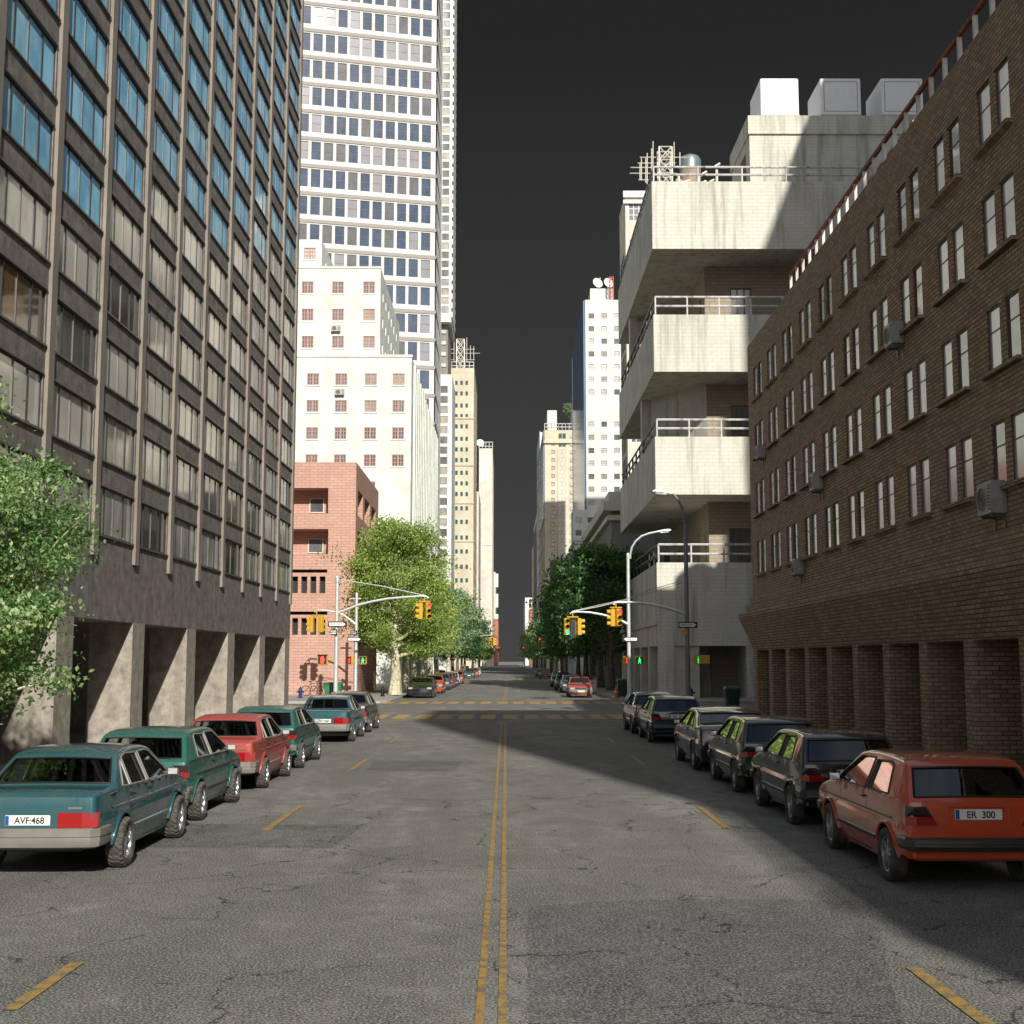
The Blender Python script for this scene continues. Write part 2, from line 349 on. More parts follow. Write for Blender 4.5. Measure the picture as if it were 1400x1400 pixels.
# ------------------------------------------------------------------ ground
def sheet(name,x0,x1,y0,y1,z,mat,nx=1,ny=1):
    m=MB()
    m.quad((x0,y0,z),(x1,y0,z),(x1,y1,z),(x0,y1,z)); o=m.build(name,mat); o['kind']='structure'; return o
sheet('ground',-1500,1500,-300,5000,-.03,M['grey_stone'])
ROADX=6.75; CX=lambda y: -.1+max(0,(y-60))*.0035
sheet('road',-7.2,9.5,-60,900,0,M['asphalt'])
CROSS=[(58,73.5),(158,172),(268,282),(390,404),(520,534)]
m=MB()
for (a,b) in CROSS:
    m.quad((-120,a,.004),(-7.2,a,.004),(-7.2,b,.004),(-120,b,.004)); m.quad((9.5,a,.004),(120,a,.004),(120,b,.004),(9.5,b,.004))
o=m.build('cross_streets',M['asphalt']); o['kind']='structure'
# pavements, one block each, with rounded corners towards the crossings, and kerbs
def block_poly(side,ya,yb,rounda=True,roundb=True,inset=0):
    def xx(y): return (ROADX-inset+max(0,(y-70))*.0028*(1 if side>0 else .75)*(1 if side>0 else -1)*0)*side
    xi=(ROADX+inset)*side; xo=60*side; r=2.6; pts=[]
    ya+=inset; yb-=inset
    pts.append((xo,ya))
    if rounda:
        for k in range(9):
            a=PI/2*k/8; pts.append((xi+side*(r-r*math.sin(a)),ya+r-r*math.cos(a)))
    else: pts.append((xi,ya))
    if roundb:
        for k in range(9):
            a=PI/2*(1-k/8); pts.append((xi+side*(r-r*math.sin(a)),yb-r+r*math.cos(a)))
    else: pts.append((xi,yb))
    pts.append((xo,yb))
    if side>0: pts=pts[::-1]
    return pts[::-1]
blocks=[(-60,58)]+[(CROSS[i][1],CROSS[i+1][0]) for i in range(len(CROSS)-1)]+[(534,900)]
def ccw(p):
    a=sum(p[i][0]*p[(i+1)%len(p)][1]-p[(i+1)%len(p)][0]*p[i][1] for i in range(len(p)))
    return p if a>0 else p[::-1]
mk=MB(); mp_=MB()
for side in (-1,1):
    for (a,b) in blocks:
        mk.prism(ccw(block_poly(side,a,b)),-.02,.145); mp_.prism(ccw(block_poly(side,a,b,inset=.22)),.1,.152)
o=mk.build('kerbs',M['kerb']); o['kind']='structure'; o=mp_.build('pavement',M['paving']); o['kind']='structure'
# patches
def patch(pts,mat,z=.004):
    o_=[]; rg=random.Random(3)
    for i in range(len(pts)):
        a=Vector(pts[i][:2]); b_=Vector(pts[(i+1)%len(pts)][:2]); n_=max(1,int((b_-a).length/.09)); t_=(b_-a).normalized() if (b_-a).length>0 else Vector((1,0)); w_=0
        for k in range(n_):
            w_=w_*.75+rg.uniform(-.012,.012); q=a.lerp(b_,k/n_)+Vector((-t_.y,t_.x))*w_; o_.append((q.x,q.y))
    pts=o_
    m=MB(); m.add([(x,y,z) for x,y in pts],[tuple(range(len(pts)))]); o=m.build('asphalt_patch',mat); o['kind']='structure'
def pgp(*pp): return [PG(x,y)[:2] for x,y in pp]
patch(pgp((722,1400),(722,1240),(820,1233),(1000,1229),(1160,1232),(1200,1270),(1235,1400)),M['asphalt_patch'],.004)
patch(pgp((205,1158),(230,1127),(497,1128),(455,1159)),M['asphalt_patch'])
patch(pgp((500,1054),(512,1041),(632,1041),(622,1055)),M['asphalt_patch'])
def strip(name,rects,mat,z=.009):
    m=MB()
    for (x0,x1,y0,y1) in rects:
        n=max(1,int(abs(y1-y0)/12))
        for k in range(n):
            ya=y0+(y1-y0)*k/n; yb=y0+(y1-y0)*(k+1)/n
            sa=max(0,ya-75)*.0035; sb=max(0,yb-75)*.0035
            m.quad((x0+sa,ya,z),(x1+sa,ya,z),(x1+sb,yb,z),(x0+sb,yb,z))
    o=m.build(name,mat); o['kind']='structure'; return o
L=[]
for (a,b) in [(-10,52),(79,153),(176,264),(286,386)]:
    L+=[(-.21,-.15,a,b),(-.055,.005,a,b)]
strip('centre_lines',L,M['yellow_line'])
D=[]
for (xc) in (-3.43,3.2):
    if xc<0: ys=[(9.2,10.6),(18.6,21.8),(28.9,32.3),(38.6,41)]
    else: ys=[(8.3,10.4),(18.9,21.6),(30.1,33),(38.8,41)]
    for (a,b) in ys: D.append((xc-.055,xc+.055,a,b))
    for k in range(6): D.append((xc-.055,xc+.055,92+10*k,95+10*k))
strip('lane_dashes',D,M['yellow_line'])
S=[]
for yc in (56.2,75.2,156,175):
    k=-8.6 if yc<60 else -9
    while k<9:
        S.append((k,k+.62,yc-2.1,yc+2.1)); k+=.94
strip('crosswalk_bars',S,M['yellow_worn'])
strip('stop_lines',[(-6.6,6.7,52.3,52.55),(-8,9,76.6,76.8),(-8,9,61,61.12),(-9,9,69.6,69.7)],M['yellow_worn'])
m=MB(); m.lathe([(0,.012),(.33,.012),(.34,.008)],24); o=m.build('manhole_cover',M['frame_black'],loc=(2.0,66,0)); o['kind']='structure'
# ------------------------------------------------------------------ buildings
class Fac:    # local facade frame: u along the wall, inward = +90 deg from u
    def __init__(s,o,ang): s.o=Vector((o[0],o[1],0)); s.a=ang; s.u=Vector((math.cos(ang),math.sin(ang),0)); s.i=Vector((-math.sin(ang),math.cos(ang),0))
    def p(s,u,z,d=0): return s.o+s.u*u+Vector((0,0,z))+s.i*d
    def T(s,u,z,d=0): return Matrix.Translation(s.p(u,z,d))@Matrix.Rotation(s.a,4,'Z')
def wall(mb,f,u0,u1,z0,z1,ops,depth=.2,m=0,back=False,rm=None):
    us=sorted(set([u0,u1]+[round(o[0],4) for o in ops]+[round(o[0]+o[2],4) for o in ops])); us=[u for u in us if u0-1e-6<=u<=u1+1e-6]
    zs=sorted(set([z0,z1]+[round(o[1],4) for o in ops]+[round(o[1]+o[3],4) for o in ops])); zs=[z for z in zs if z0-1e-6<=z<=z1+1e-6]
    O=[(round(o[0],4),round(o[1],4),round(o[0]+o[2],4),round(o[1]+o[3],4)) for o in ops]
    iu={u:i for i,u in enumerate(us)}; iz={z:i for i,z in enumerate(zs)}
    hole=set()
    for (a,b,c,d) in O:
        if a in iu and c in iu and b in iz and d in iz:
            for i in range(iu[a],iu[c]):
                for j in range(iz[b],iz[d]): hole.add((i,j))
    for j in range(len(zs)-1):
        i=0
        while i<len(us)-1:
            if (i,j) in hole: i+=1; continue
            k=i
            while k+1<len(us)-1 and (k+1,j) not in hole: k+=1
            mb.quad(f.p(us[i],zs[j]),f.p(us[k+1],zs[j]),f.p(us[k+1],zs[j+1]),f.p(us[i],zs[j+1]),m); i=k+1
    r_=m if rm is None else rm
    for (a,b,c,d) in O:
        if back: mb.quad(f.p(a,b,depth),f.p(c,b,depth),f.p(c,d,depth),f.p(a,d,depth),r_)
        mb.quad(f.p(a,b),f.p(a,b,depth),f.p(a,d,depth),f.p(a,d),r_); mb.quad(f.p(c,b,depth),f.p(c,b),f.p(c,d),f.p(c,d,depth),r_)
        mb.quad(f.p(a,b),f.p(c,b),f.p(c,b,depth),f.p(a,b,depth),r_); mb.quad(f.p(a,d,depth),f.p(c,d,depth),f.p(c,d),f.p(a,d),r_)
# window styles: draw into frame mb (fm) and pane mb (pm) in local coords x along wall (0..w), y inward, z up (0..h)
def st_strip(fm,pm,T,w,h,v=0):
    t=.038
    fm.b2(0,w,.03,.07,0,t,0,T); fm.b2(0,w,.03,.07,h-t,h,0,T)
    for x in (0,w*.19,w*.73,w-t): fm.b2(x,x+t,.03,.07,t,h-t,0,T)
    fm.b2(w*.455,w*.455+.028,.035,.066,t,h-t,1,T)
    fm.b2(-.04,w+.04,-.05,.14,-.05,-.002,1,T); fm.b2(-.02,w+.02,-.03,.1,h+.003,h+.05,1,T)
    for (a,b) in ((t,w*.19),(w*.19+t,w*.455),(w*.455+.028,w*.73),(w*.73+t,w-t)):
        pm.quad((a,.055,t),(b,.055,t),(b,.055,h-t),(a,.055,h-t),0,T)
def st_pane(fm,pm,T,w,h,v=0):      # simple frame, one pane with a meeting rail
    t=.06*max(1,w/1.4); t=min(t,w*.1)
    d=.1
    fm.b2(0,w,d-.05,d+.06,0,t,0,T); fm.b2(0,w,d-.05,d+.06,h-t,h,0,T); fm.b2(0,t,d-.05,d+.06,t,h-t,0,T); fm.b2(w-t,w,d-.05,d+.06,t,h-t,0,T)
    fm.b2(t,w-t,d-.02,d+.04,h*.5-t*.35,h*.5+t*.35,0,T)
    pm.quad((t,d+.02,t),(w-t,d+.02,t),(w-t,d+.02,h-t),(t,d+.02,h-t),0,T)
def st_grid(nx,ny,t0=.07,sill=True,gap=None):
    def s(fm,pm,T,w,h,v=0):
        d=.08; t=t0
        fm.b2(0,w,d-.04,d+.05,0,t,0,T); fm.b2(0,w,d-.04,d+.05,h-t,h,0,T); fm.b2(0,t,d-.04,d+.05,t,h-t,0,T); fm.b2(w-t,w,d-.04,d+.05,t,h-t,0,T)
        for i in range(1,nx):
            tt=t*2.2 if (gap and i==gap) else t
            fm.b2(w*i/nx-tt/2,w*i/nx+tt/2,d-.03,d+.04,t,h-t,0,T)
        for j in range(1,ny): fm.b2(t,w-t,d-.025,d+.035,h*j/ny-t*.4,h*j/ny+t*.4,0,T)
        if sill: fm.b2(-.12,w+.12,-.08,.05,-.13,-.003,1,T); fm.b2(-.1,w+.1,-.04,.05,h+.003,h+.09,1,T)
        pm.quad((t,d+.02,t),(w-t,d+.02,t),(w-t,d+.02,h-t),(t,d+.02,h-t),0,T)
    return s
def st_pair(fm,pm,T,w,h,v=0):      # single tall narrow sash
    t=.045
    d=.04
    fm.b2(0,w,d,d+.05,0,t,0,T); fm.b2(0,w,d,d+.05,h-t,h,0,T); fm.b2(0,t,d,d+.05,t,h-t,0,T); fm.b2(w-t,w,d,d+.05,t,h-t,0,T)
    fm.b2(t,w-t,d+.01,d+.045,h*.62,h*.62+.03,0,T)
    pm.quad((t,d+.02,t),(w-t,d+.02,t),(w-t,d+.02,h-t),(t,d+.02,h-t),0,T)
def st_blank(fm,pm,T,w,h,v=0):
    t=.05; d=.06
    fm.b2(0,w,d-.04,d+.03,0,t,0,T); fm.b2(0,w,d-.04,d+.03,h-t,h,0,T)
    fm.b2(0,t,d-.04,d+.03,t,h-t,0,T); fm.b2(w-t,w,d-.04,d+.03,t,h-t,0,T)
    pm.quad((t,d,t),(w-t,d,t),(w-t,d,h-t),(t,d,h-t),0,T)
WCACHE={}
def windows(bld,items,cap=100):
    """items: (fac,u,z,w,h,style,frame mats,pane mat[,name])"""
    Wm=bld.matrix_world if False else Matrix.Translation(bld.location)@bld.rotation_euler.to_matrix().to_4x4()
    sc=[]
    for it in items:
        f,u,z,w,h=it[:5]; p=Wm@f.p(u+w/2,z+h/2); q=proj(p)
        inn=(-60<q[0]<1460 and -60<q[1]<1460 and q[2]>0)
        area=(w*h)/(q[2]*q[2]) if q[2]>0 else 0
        if not inn: area*=1e-4
        sc.append((-area,inn,it))
    sc.sort(key=lambda a:a[0])
    sc=[s for s in sc if s[1]]
    for k,(a,inn,it) in enumerate(sc[:cap]):
        f,u,z,w,h,st,fmats,pmat=it[:8]
        key=(st,round(w,3),round(h,3),tuple(m_.name for m_ in fmats),pmat.name)
        if key not in WCACHE:
            fm=MB(); pm=MB(); st(fm,pm,Matrix.Identity(4),w,h)
            WCACHE[key]=(fm.mesh('window',fmats),pm.mesh('pane',[pmat]))
        a_,b_=WCACHE[key]
        o=inst('window',a_,bld,f.p(u,z),f.a); c=bpy.data.objects.new('pane',b_); col.objects.link(c); c.parent=o
    rest=[s[2] for s in sc[cap:]]
    if rest:
        fm=MB(); pms={}
        fms=rest[0][6]
        for it in rest:
            f,u,z,w,h,st,fmats,pmat=it[:8]
            pm=pms.setdefault(pmat.name,(MB(),pmat)); st(fm,pm[0],f.T(u,z),w,h)
        o=fm.build('window',fms,bld); o['kind']='stuff'
        allp=MB(); mats=[]
        for i,(n_,(pm,pmat)) in enumerate(pms.items()): allp.add(pm.v,pm.f,i); mats.append(pmat)
        c=allp.build('pane',mats,o); c['kind']='stuff'
def roofbox(bld,W,D,z,mat,par=.6,t=.25,wmat=None):
    m=MB(); m.quad((0,0,z-.02),(W,0,z-.02),(W,D,z-.02),(0,D,z-.02)); m.build('roof',mat,bld)
    if par:
        m=MB(); m.b2(-.03,W+.03,-.03,t,z,z+par); m.b2(-.03,W+.03,D-t,D+.03,z,z+par); m.b2(-.03,t,t,D-t,z,z+par); m.b2(W-t,W+.03,t,D-t,z,z+par)
        m.build('parapet',wmat,bld)
def box_building(name,loc,W,D,H,mat,label,S=(),E=(),Wt=(),rz=0,par=.6,depth=.2,cat='building',roof=None,group=None,mats=None):
    """S,E,Wt: lists of (u,z,w,h,style,fmats,pmat)"""
    b=empty(name,loc,rz,label,cat,group); m=MB(); H=H-par
    fs=Fac((0,0),0); fe=Fac((W,0),PI/2); fn=Fac((W,D),PI); fw=Fac((0,D),-PI/2)
    items=[]
    for f,L_,ops in ((fs,W,S),(fe,D,E),(fn,W,()),(fw,D,Wt)):
        wall(m,f,0,L_,0,H,[o[:4] for o in ops],depth); items+=[(f,)+tuple(o) for o in ops]
    m.build('wall',mats or [mat],b); roofbox(b,W,D,H,roof or M['roof'],par,.25,mat)
    if items: windows(b,items)
    return b,(fs,fe,fn,fw)
def ac_unit(loc,rz,label,w=.8,h=.6,d=.35,T=None):   # outer face towards local -Y
    a=empty('air_conditioner',loc,rz,label,'air conditioner','air conditioning units on the walls')
    m=MB(); m.bbox((0,-d/2,0),(w,d,h),.02); m.build('casing',M['ac'],a)
    m=MB(); T=Matrix.Translation((-w*.16,-d-.004,0))@Matrix.Rotation(PI/2,4,'X')
    r=h*.38
    m.lathe([(r,0),(r,.012),(r*.9,.014),(r*.9,0)],20,0,T)
    m.add([(r*.9*math.cos(2*PI*k/20),r*.9*math.sin(2*PI*k/20),.002) for k in range(20)],[tuple(range(20))],1,False,T)
    for q in range(3): m.lathe([(r*(.25+.2*q),.006),(r*(.29+.2*q),.012),(r*(.33+.2*q),.006)],16,0,T)
    m.build('fan_grille',[M['ac'],M['ac_dark']],a)
    m=MB()
    for k in range(8): m.b2(w*.27,w*.44,-d-.012,-d-.002,-h*.36+k*h*.1,-h*.33+k*h*.1)
    m.build('louvre',M['ac_dark'],a)
    m=MB()
    for s in (-1,1): m.b2(s*w*.35-.02,s*w*.35+.02,-d*.9,0,-h/2-.05,-h/2-.003); m.b2(s*w*.35-.02,s*w*.35+.02,-.03,-.003,-h/2-.3,-h/2-.053)
    m.build('bracket',M['trim_gray'],a)
    return a
# ---- dark concrete office slab, left
FL=math.atan(.0069)
b=empty('office_building',(-9.8-.0069*48,10.3,0),PI/2-FL,'long dark grey concrete office slab with arcade, beige fins and ribbons of black framed windows','building')
f=Fac((0,0),0); LEN=48.0; m=MB(); HT=42.0; ops=[]; fins=[]
PITCHF=3.4; z0w=5.5; sp_=1.86
k=0; items=[]
while True:
    u=LEN-.45-PITCHF*k
    if u<.6: break
    fins.append(u)
    if u-PITCHF+.45>0:
        for r_ in range(19):
            z=z0w+sp_*r_; ops.append((u-PITCHF+.50,z,PITCHF-.56,1.2))
            q=rnd.random()
            hz=z+.6
            # pane colours imitate reflections: blue sky above, beige facade below, dark brownish mixed in
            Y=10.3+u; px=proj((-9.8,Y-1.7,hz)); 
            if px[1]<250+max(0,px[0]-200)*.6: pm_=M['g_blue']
            elif r_<=2: pm_=M['g_facade'] if q<.45 else M['g_dark'] if q<.7 else M['g_warm'] if q<.85 else M['g_facade_pale']
            elif r_<=4: pm_=M['g_facade_pale'] if q<.35 else M['g_warm'] if q<.6 else M['g_dark'] if q<.75 else M['g_facade']
            else: pm_=M['g_facade_pale'] if q<.6 else M['g_facade'] if q<.85 else M['g_dark']
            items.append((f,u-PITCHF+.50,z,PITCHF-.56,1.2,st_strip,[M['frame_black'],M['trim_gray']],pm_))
    k+=1
wall(m,f,0,LEN,3.42,HT,ops,.2)
pl=[]; k=0
while LEN-1.15-5.7*k>-1: pl.append(LEN-1.15-5.7*k); k+=1
fe=Fac((LEN,0),PI/2); wall(m,fe,0,18,3.42,HT,[(3+3.6*i,5.5+1.86*j,2,1.2) for i in range(4) for j in range(19)],.2,0,True)
fw=Fac((0,18),-PI/2); wall(m,fw,0,18,0,HT,[]); fn=Fac((LEN,18),PI); wall(m,fn,0,LEN,0,HT,[])
m.quad((0,0,3.42),(0,4.2,3.42),(LEN,4.2,3.42),(LEN,0,3.42)); m.quad((0,0,HT),(LEN,0,HT),(LEN,18,HT),(0,18,HT))
m.build('wall',M['dark_conc'],b)
m=MB()
for u in fins:
    m.b2(u+.03,u+.37,-.085,.0,4.95,HT+.3)
m.build('fins',M['fin_conc'],b)
for u in pl:
    m=MB(); m.b2(max(u,0),u+1.1,0.0,1.15,0.1,3.42); m.build('pier',M['pier_conc'],b)
m=MB(); m.quad((0,4.2,0),(LEN,4.2,0),(LEN,4.2,3.42),(0,4.2,3.42)); 
for k in range(9): m.b2(1.2+5.7*k,3.2+5.7*k,4.1,4.2,0,2.6,1)
m.build('arcade_wall',[M['dark_conc'],M['black']],b)
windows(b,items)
# ---- brown brick building, right
BV=.0085
b=empty('brick_building',(10.4,54.0,0),-PI/2-math.atan(BV)*-1*-1,'long brown brick building with paired narrow windows, flared brick band and pillared arcade','building')
b.rotation_euler=(0,0,-(PI/2+math.atan(BV)))
f=Fac((0,0),0); LB=70; ZR=15.85; m=MB(); ops=[]; items=[]; sills=MB(); k=0
for k in range(24):
    u=1.2+2.93*k
    for z in (5.95,8.38,10.80,13.23):
        for du in (0,1.03):
            ops.append((u+du,z,.76,1.38)); q=rnd.random()
            items.append((f,u+du,z,.76,1.38,st_pair,[M['brownframe']],M['g_white'] if q<.72 else M['g_grey'] if q<.88 else M['g_dark']))  # whitish pane colour brings in bright reflections from across the street
wall(m,f,0,LB,5.0,ZR,ops,.15)
# flared band: two corbel courses then a skirt leaning back in
prof=[(0,5.0),(-.10,5.0),(-.10,4.72),(-.26,4.72),(-.26,4.45),(-.52,4.38),(-.52,4.22),(0.0,2.86),(4.0,2.86)]
for i in range(len(prof)-1):
    (d0,za),(d1,zb)=prof[i],prof[i+1]
    m.quad(f.p(0+(min(d0,0)),za,d0),f.p(LB,za,d0),f.p(LB,zb,d1),f.p(0+(min(d1,0)),zb,d1))
fnn=Fac((0,16),-PI/2); ze=5.0
wall(m,fnn,0,16,2.86,ZR,[(2+3*i,z,1.2,1.6) for i in range(4) for z in (5.95,8.38,10.80,13.23)],.25,0,True)
m.quad(f.p(-.10,5,-.1),f.p(-.10,4.72,-.1),f.p(-.1,4.72,3.9),f.p(-.1,5,3.9)); m.quad(f.p(-.52,4.4,-.52),f.p(0,2.86,0),f.p(0,2.86,4),f.p(-.52,4.4,4)); 
fs2=Fac((LB,0),PI/2); wall(m,fs2,0,16,0,ZR,[]); fe2=Fac((LB,16),PI); wall(m,fe2,0,LB,0,ZR,[])
m.build('wall',M['brown_brick'],b)
for it in items:
    if it[1]%1>=0 : pass
for k in range(24):
    u=1.2+2.93*k
    for z in (5.95,8.38,10.80,13.23):
        if proj(b.matrix_world@Vector((0,0,0)))[0]>9e9: pass
        if k<17:
            sills=MB(); sills.b2(u-.1,u+1.9,-.14,.1,z-.09,z-.002); sills.build('window_sill',M['brown_brick'],b)
k=0
while k<22:
    m=MB(); u=.02+3.17*k; m.b2(u,u+.62,0,1.0,.1,2.86); m.build('pillar',M['brown_brick'],b); k+=1
m=MB(); m.quad(f.p(0,0,3.6),f.p(LB,0,3.6),f.p(LB,2.86,3.6),f.p(0,2.86,3.6))
m.build('arcade_wall',M['brown_brick'],b)
m=MB(); u=.02+3.17*8-1.0; m.b2(u,u+.12,3.3,3.5,.15,2.7); m.b2(u+.9,u+1.0,3.3,3.5,.15,2.7); m.b2(u+.12,u+.9,3.35,3.45,2.5,2.7); dfr=m.build('door_frame',M['rust'],b)
m=MB(); m.quad((u+.12,3.4,.15),(u+.9,3.4,.15),(u+.9,3.4,2.5),(u+.12,3.4,2.5)); m.build('glass_door',M['g_dark'],b)
m=MB(); m.quad((0,0,ZR),(LB,0,ZR),(LB,16,ZR),(0,16,ZR)); m.build('roof',M['roof'],b)
m=MB(); m.b2(8.4,LB,.05,.15,ZR+.60,ZR+.70); m.b2(8.4,LB,.08,.12,ZR+.02,ZR+.05); rl=m.build('roof_rail',M['rust'],b)
for k in range(40): m=MB(); m.b2(8.4+1.0*k,8.4+1.0*k+.10,.05,.14,ZR,ZR+.598); m.build('rail_post',M['peel'],b)
windows(b,items)
BR=b
m=MB(); m.b2(1.2,8,4.9,15.5,ZR+.003,22.6); m.b2(1.6,7,9.9,13.6,22.602,26.3); m.lathe([(1.5,22.6),(1.5,24.8),(.8,25.4),(0,25.6)],20,0,Matrix.Translation((4,8.6,0))); m.build('unseen_shade_block',M['brown_brick'],b)  # unseen blocks added to throw shade on the terraced building's base
def onbrick(u,z): 
    T=Matrix.Translation(b.location)@b.rotation_euler.to_matrix().to_4x4(); return T@f.p(u,z,0)
for (px,py,lab,s_) in ((1231,458,'air conditioner highest on the brown brick building',.62),(1367,682,'largest air conditioner on the brown brick building, nearest the camera',.72),(1123,659,'grey air conditioner below a middle row window of the brown brick building',.6),(1097,775,'lowest grey air conditioner, beside a bottom row window of the brown brick building',.58),(1045,618,'small grey air conditioner near the far end of the brown brick building',.55)):
    d=ray(px,py); n=Vector((math.cos(math.atan(BV)),-math.sin(math.atan(BV)),0)); 
    o0=b.location; t=(o0-CAM).dot(n)/d.dot(n); p=CAM+d*t
    ac_unit(p,b.rotation_euler.z,lab,s_*1.1,s_*.95,.33)
# ---- red brick building
Yr=86.3
p0=P(485,800,Yr); bx=p0.x; W=26
b=empty('red_brick_building',(bx-W,Yr,0),0,'four storey red brick building with recessed balconies and black slot windows','building')
fs=Fac((0,0),0); fe=Fac((W,0),PI/2); D=15.2; H=P(485,632,Yr).z
def rc(x0,y0,x1,y1,Y=Yr,ox=bx-W):
    a=P(x0,y1,Y); c=P(x1,y0,Y); return (a.x-ox,a.z,c.x-a.x,c.z-a.z)
m=MB(); deep=[rc(352,667,449,702),rc(352,723,449,758)]; slots=[rc(352,778.5,447.5,783),rc(352,836,447.5,840.5)]
pan=[rc(a-i*0,788,a+8.5,811) for i,a in enumerate((436.5,424,411.5,399,386))]+[rc(a,845,a+8.5,868) for a in (436.5,424,411.5,399,386)]
wall(m,fs,0,W,0,H,deep+slots+pan,1.6,0)
ed=[]
for zz in (deep[0],deep[1],(0,slots[0][1]-2.0,0,1.7),(0,slots[1][1]-2.0,0,1.7)):
    for (ua,ub) in ((1.2,4.2),(5.4,8.8),(10,13.4)): ed.append((ua,zz[1],ub-ua,zz[3]))
wall(m,fe,0,D,0,H,ed,1.4,0,True); wall(m,Fac((W,D),PI),0,W,0,H,[]); wall(m,Fac((0,D),-PI/2),0,D,0,H,[])
for d_ in deep: m.quad(fs.p(d_[0],d_[1],1.6),fs.p(d_[0]+d_[2],d_[1],1.6),fs.p(d_[0]+d_[2],d_[1]+d_[3],1.6),fs.p(d_[0],d_[1]+d_[3],1.6))
m.build('wall',M['red_brick'],b); m=MB()
for s_ in slots+pan: m.quad(fs.p(s_[0],s_[1],.5),fs.p(s_[0]+s_[2],s_[1],.5),fs.p(s_[0]+s_[2],s_[1]+s_[3],.5),fs.p(s_[0],s_[1]+s_[3],.5))
m.build('slot_windows',M['black'],b); m=MB(); m.quad((0,0,H),(W,0,H),(W,D,H),(0,D,H)); m.build('roof',M['roof'],b)
it=[]
for (a,c,e,g) in ((423,681,443,701),(421,736,442,756)):
    r_=rc(a,c,e,g,Yr+1.5); it.append((Fac((0,1.5),0),r_[0],r_[1],r_[2],r_[3],st_blank,[M['whiteframe']],M['g_grey']))
windows(b,it)
# ---- white stepped building
Yw=132
def wrect(x0,y0,x1,y1,Y): a=P(x0,y1,Y); c=P(x1,y0,Y); return a,c
XE=P(561,700,Yw).x; z1=P(540,487,Yw).z; z2=P(500,362,Yw).z; z3=P(430,319,Yw).z
b=empty('white_stepped_building',(XE-34,Yw,0),0,'white stepped apartment block in three tiers with small reddish grid windows','building'); W=34; ox=XE-W
m=MB(); pier=MB(); items=[]
gst=st_grid(4,3,.09,True,2)
cols=[P(x,600,Yw).x-ox for x in (387,426.4,465.3,505.9,544.2)]; rows=[P(500,y,Yw).z for y in (518.6,555.3,592.4,629.5,666.5,703.5,724)]
ops=[]
for c in cols:
    for j,r_ in enumerate(rows):
        if j==6 and c!=cols[-1]: continue
        if j in(4,5) and c==cols[-1]: continue
        ops.append((c-.62,r_-.62,1.24,1.24)); items.append((Fac((0,0),0),c-.62,r_-.62,1.24,1.24,gst,[M['redframe'],M['whiteframe']],M['g_grey'] if rnd.random()<.7 else M['g_tan']))
D1=52
wall(m,Fac((0,0),0),0,W,0,z1,ops,.15); wall(m,Fac((W,0),PI/2),0,D1,0,z1,[]); wall(m,Fac((W,D1),PI),0,W,0,z1,[]); wall(m,Fac((0,D1),-PI/2),0,D1,0,z1,[])
m.quad((0,0,z1),(W,0,z1),(W,D1,z1),(0,D1,z1))
# second tier
W2=P(519,500,Yw+1).x-ox; ops=[]; f2=Fac((0,1),0)
for x in (378,420.5,462,504.5):
    for y in (393.5,430.7,468):
        c=P(x,y,Yw+1); ops.append((c.x-ox-.62,c.z-.62,1.24,1.3)); items.append((f2,c.x-ox-.62,c.z-.62,1.24,1.3,gst,[M['redframe'],M['whiteframe']],M['g_tan'] if rnd.random()<.35 else M['g_grey']))
e2=[(2.2+3.4*i,z1+1.2+2.85*j,1.0,1.1) for i in range(6) for j in range(3)]
wall(m,f2,0,W2,z1,z2,ops,.15); wall(m,Fac((W2,1),PI/2),0,24,z1,z2,e2,.35); wall(m,Fac((W2,25),PI),0,W2,z1,z2,[]); wall(m,Fac((0,25),-PI/2),0,24,z1,z2,[])
for e_ in e2: items.append((Fac((W2,1),PI/2),e_[0],e_[1],e_[2],e_[3],st_blank,[M['whiteframe']],M['g_dark']))
m.quad((0,1,z2),(W2,1,z2),(W2,25,z2),(0,25,z2))
W3=P(439,400,Yw+2).x-ox; f3=Fac((0,2),0); c=P(423.5,347,Yw+2); ops=[(c.x-ox-.62,c.z-.62,1.24,1.3)]
items.append((f3,c.x-ox-.62,c.z-.62,1.24,1.3,gst,[M['redframe'],M['whiteframe']],M['g_white']))
wall(m,f3,0,W3,z2,z3,ops,.15); wall(m,Fac((W3,2),PI/2),0,11,z2,z3,[(2.5+3*i,z2+1,.9,1) for i in range(3)],.3,0,True); wall(m,Fac((W3,13),PI),0,W3,z2,z3,[]); wall(m,Fac((0,13),-PI/2),0,11,z2,z3,[])
m.quad((0,2,z3),(W3,2,z3),(W3,13,z3),(0,13,z3))
m.build('wall',M['white_paint'],b)
m=MB()
for i,c in enumerate(cols[:-1]): m.b2((c+cols[i+1])/2-.28,(c+cols[i+1])/2+.28,-.06,0,0,z1-.8)
for k in range(16): m.b2(W,W+.22,3+3.0*k,4.2+3.0*k,0,z1-.3)
m.b2(-.1,W+.1,-.1,0.02,z1-.1,z1+.15); m.b2(0,W2+.08,.92,1.02,z2-.1,z2+.12)
m.build('wall_strips',M['white_paint'],b)
windows(b,items)
for (px,py,Y,l) in ((459.7,450,Yw+1,'small air conditioner under a middle window of the white stepped building upper tier'),(464.8,536.8,Yw,'small air conditioner between the top two window rows of the white stepped building lower tier')):
    ac_unit(P(px,py,Y)+Vector((0,-.02,0)),0,l,.95,.65,.4)
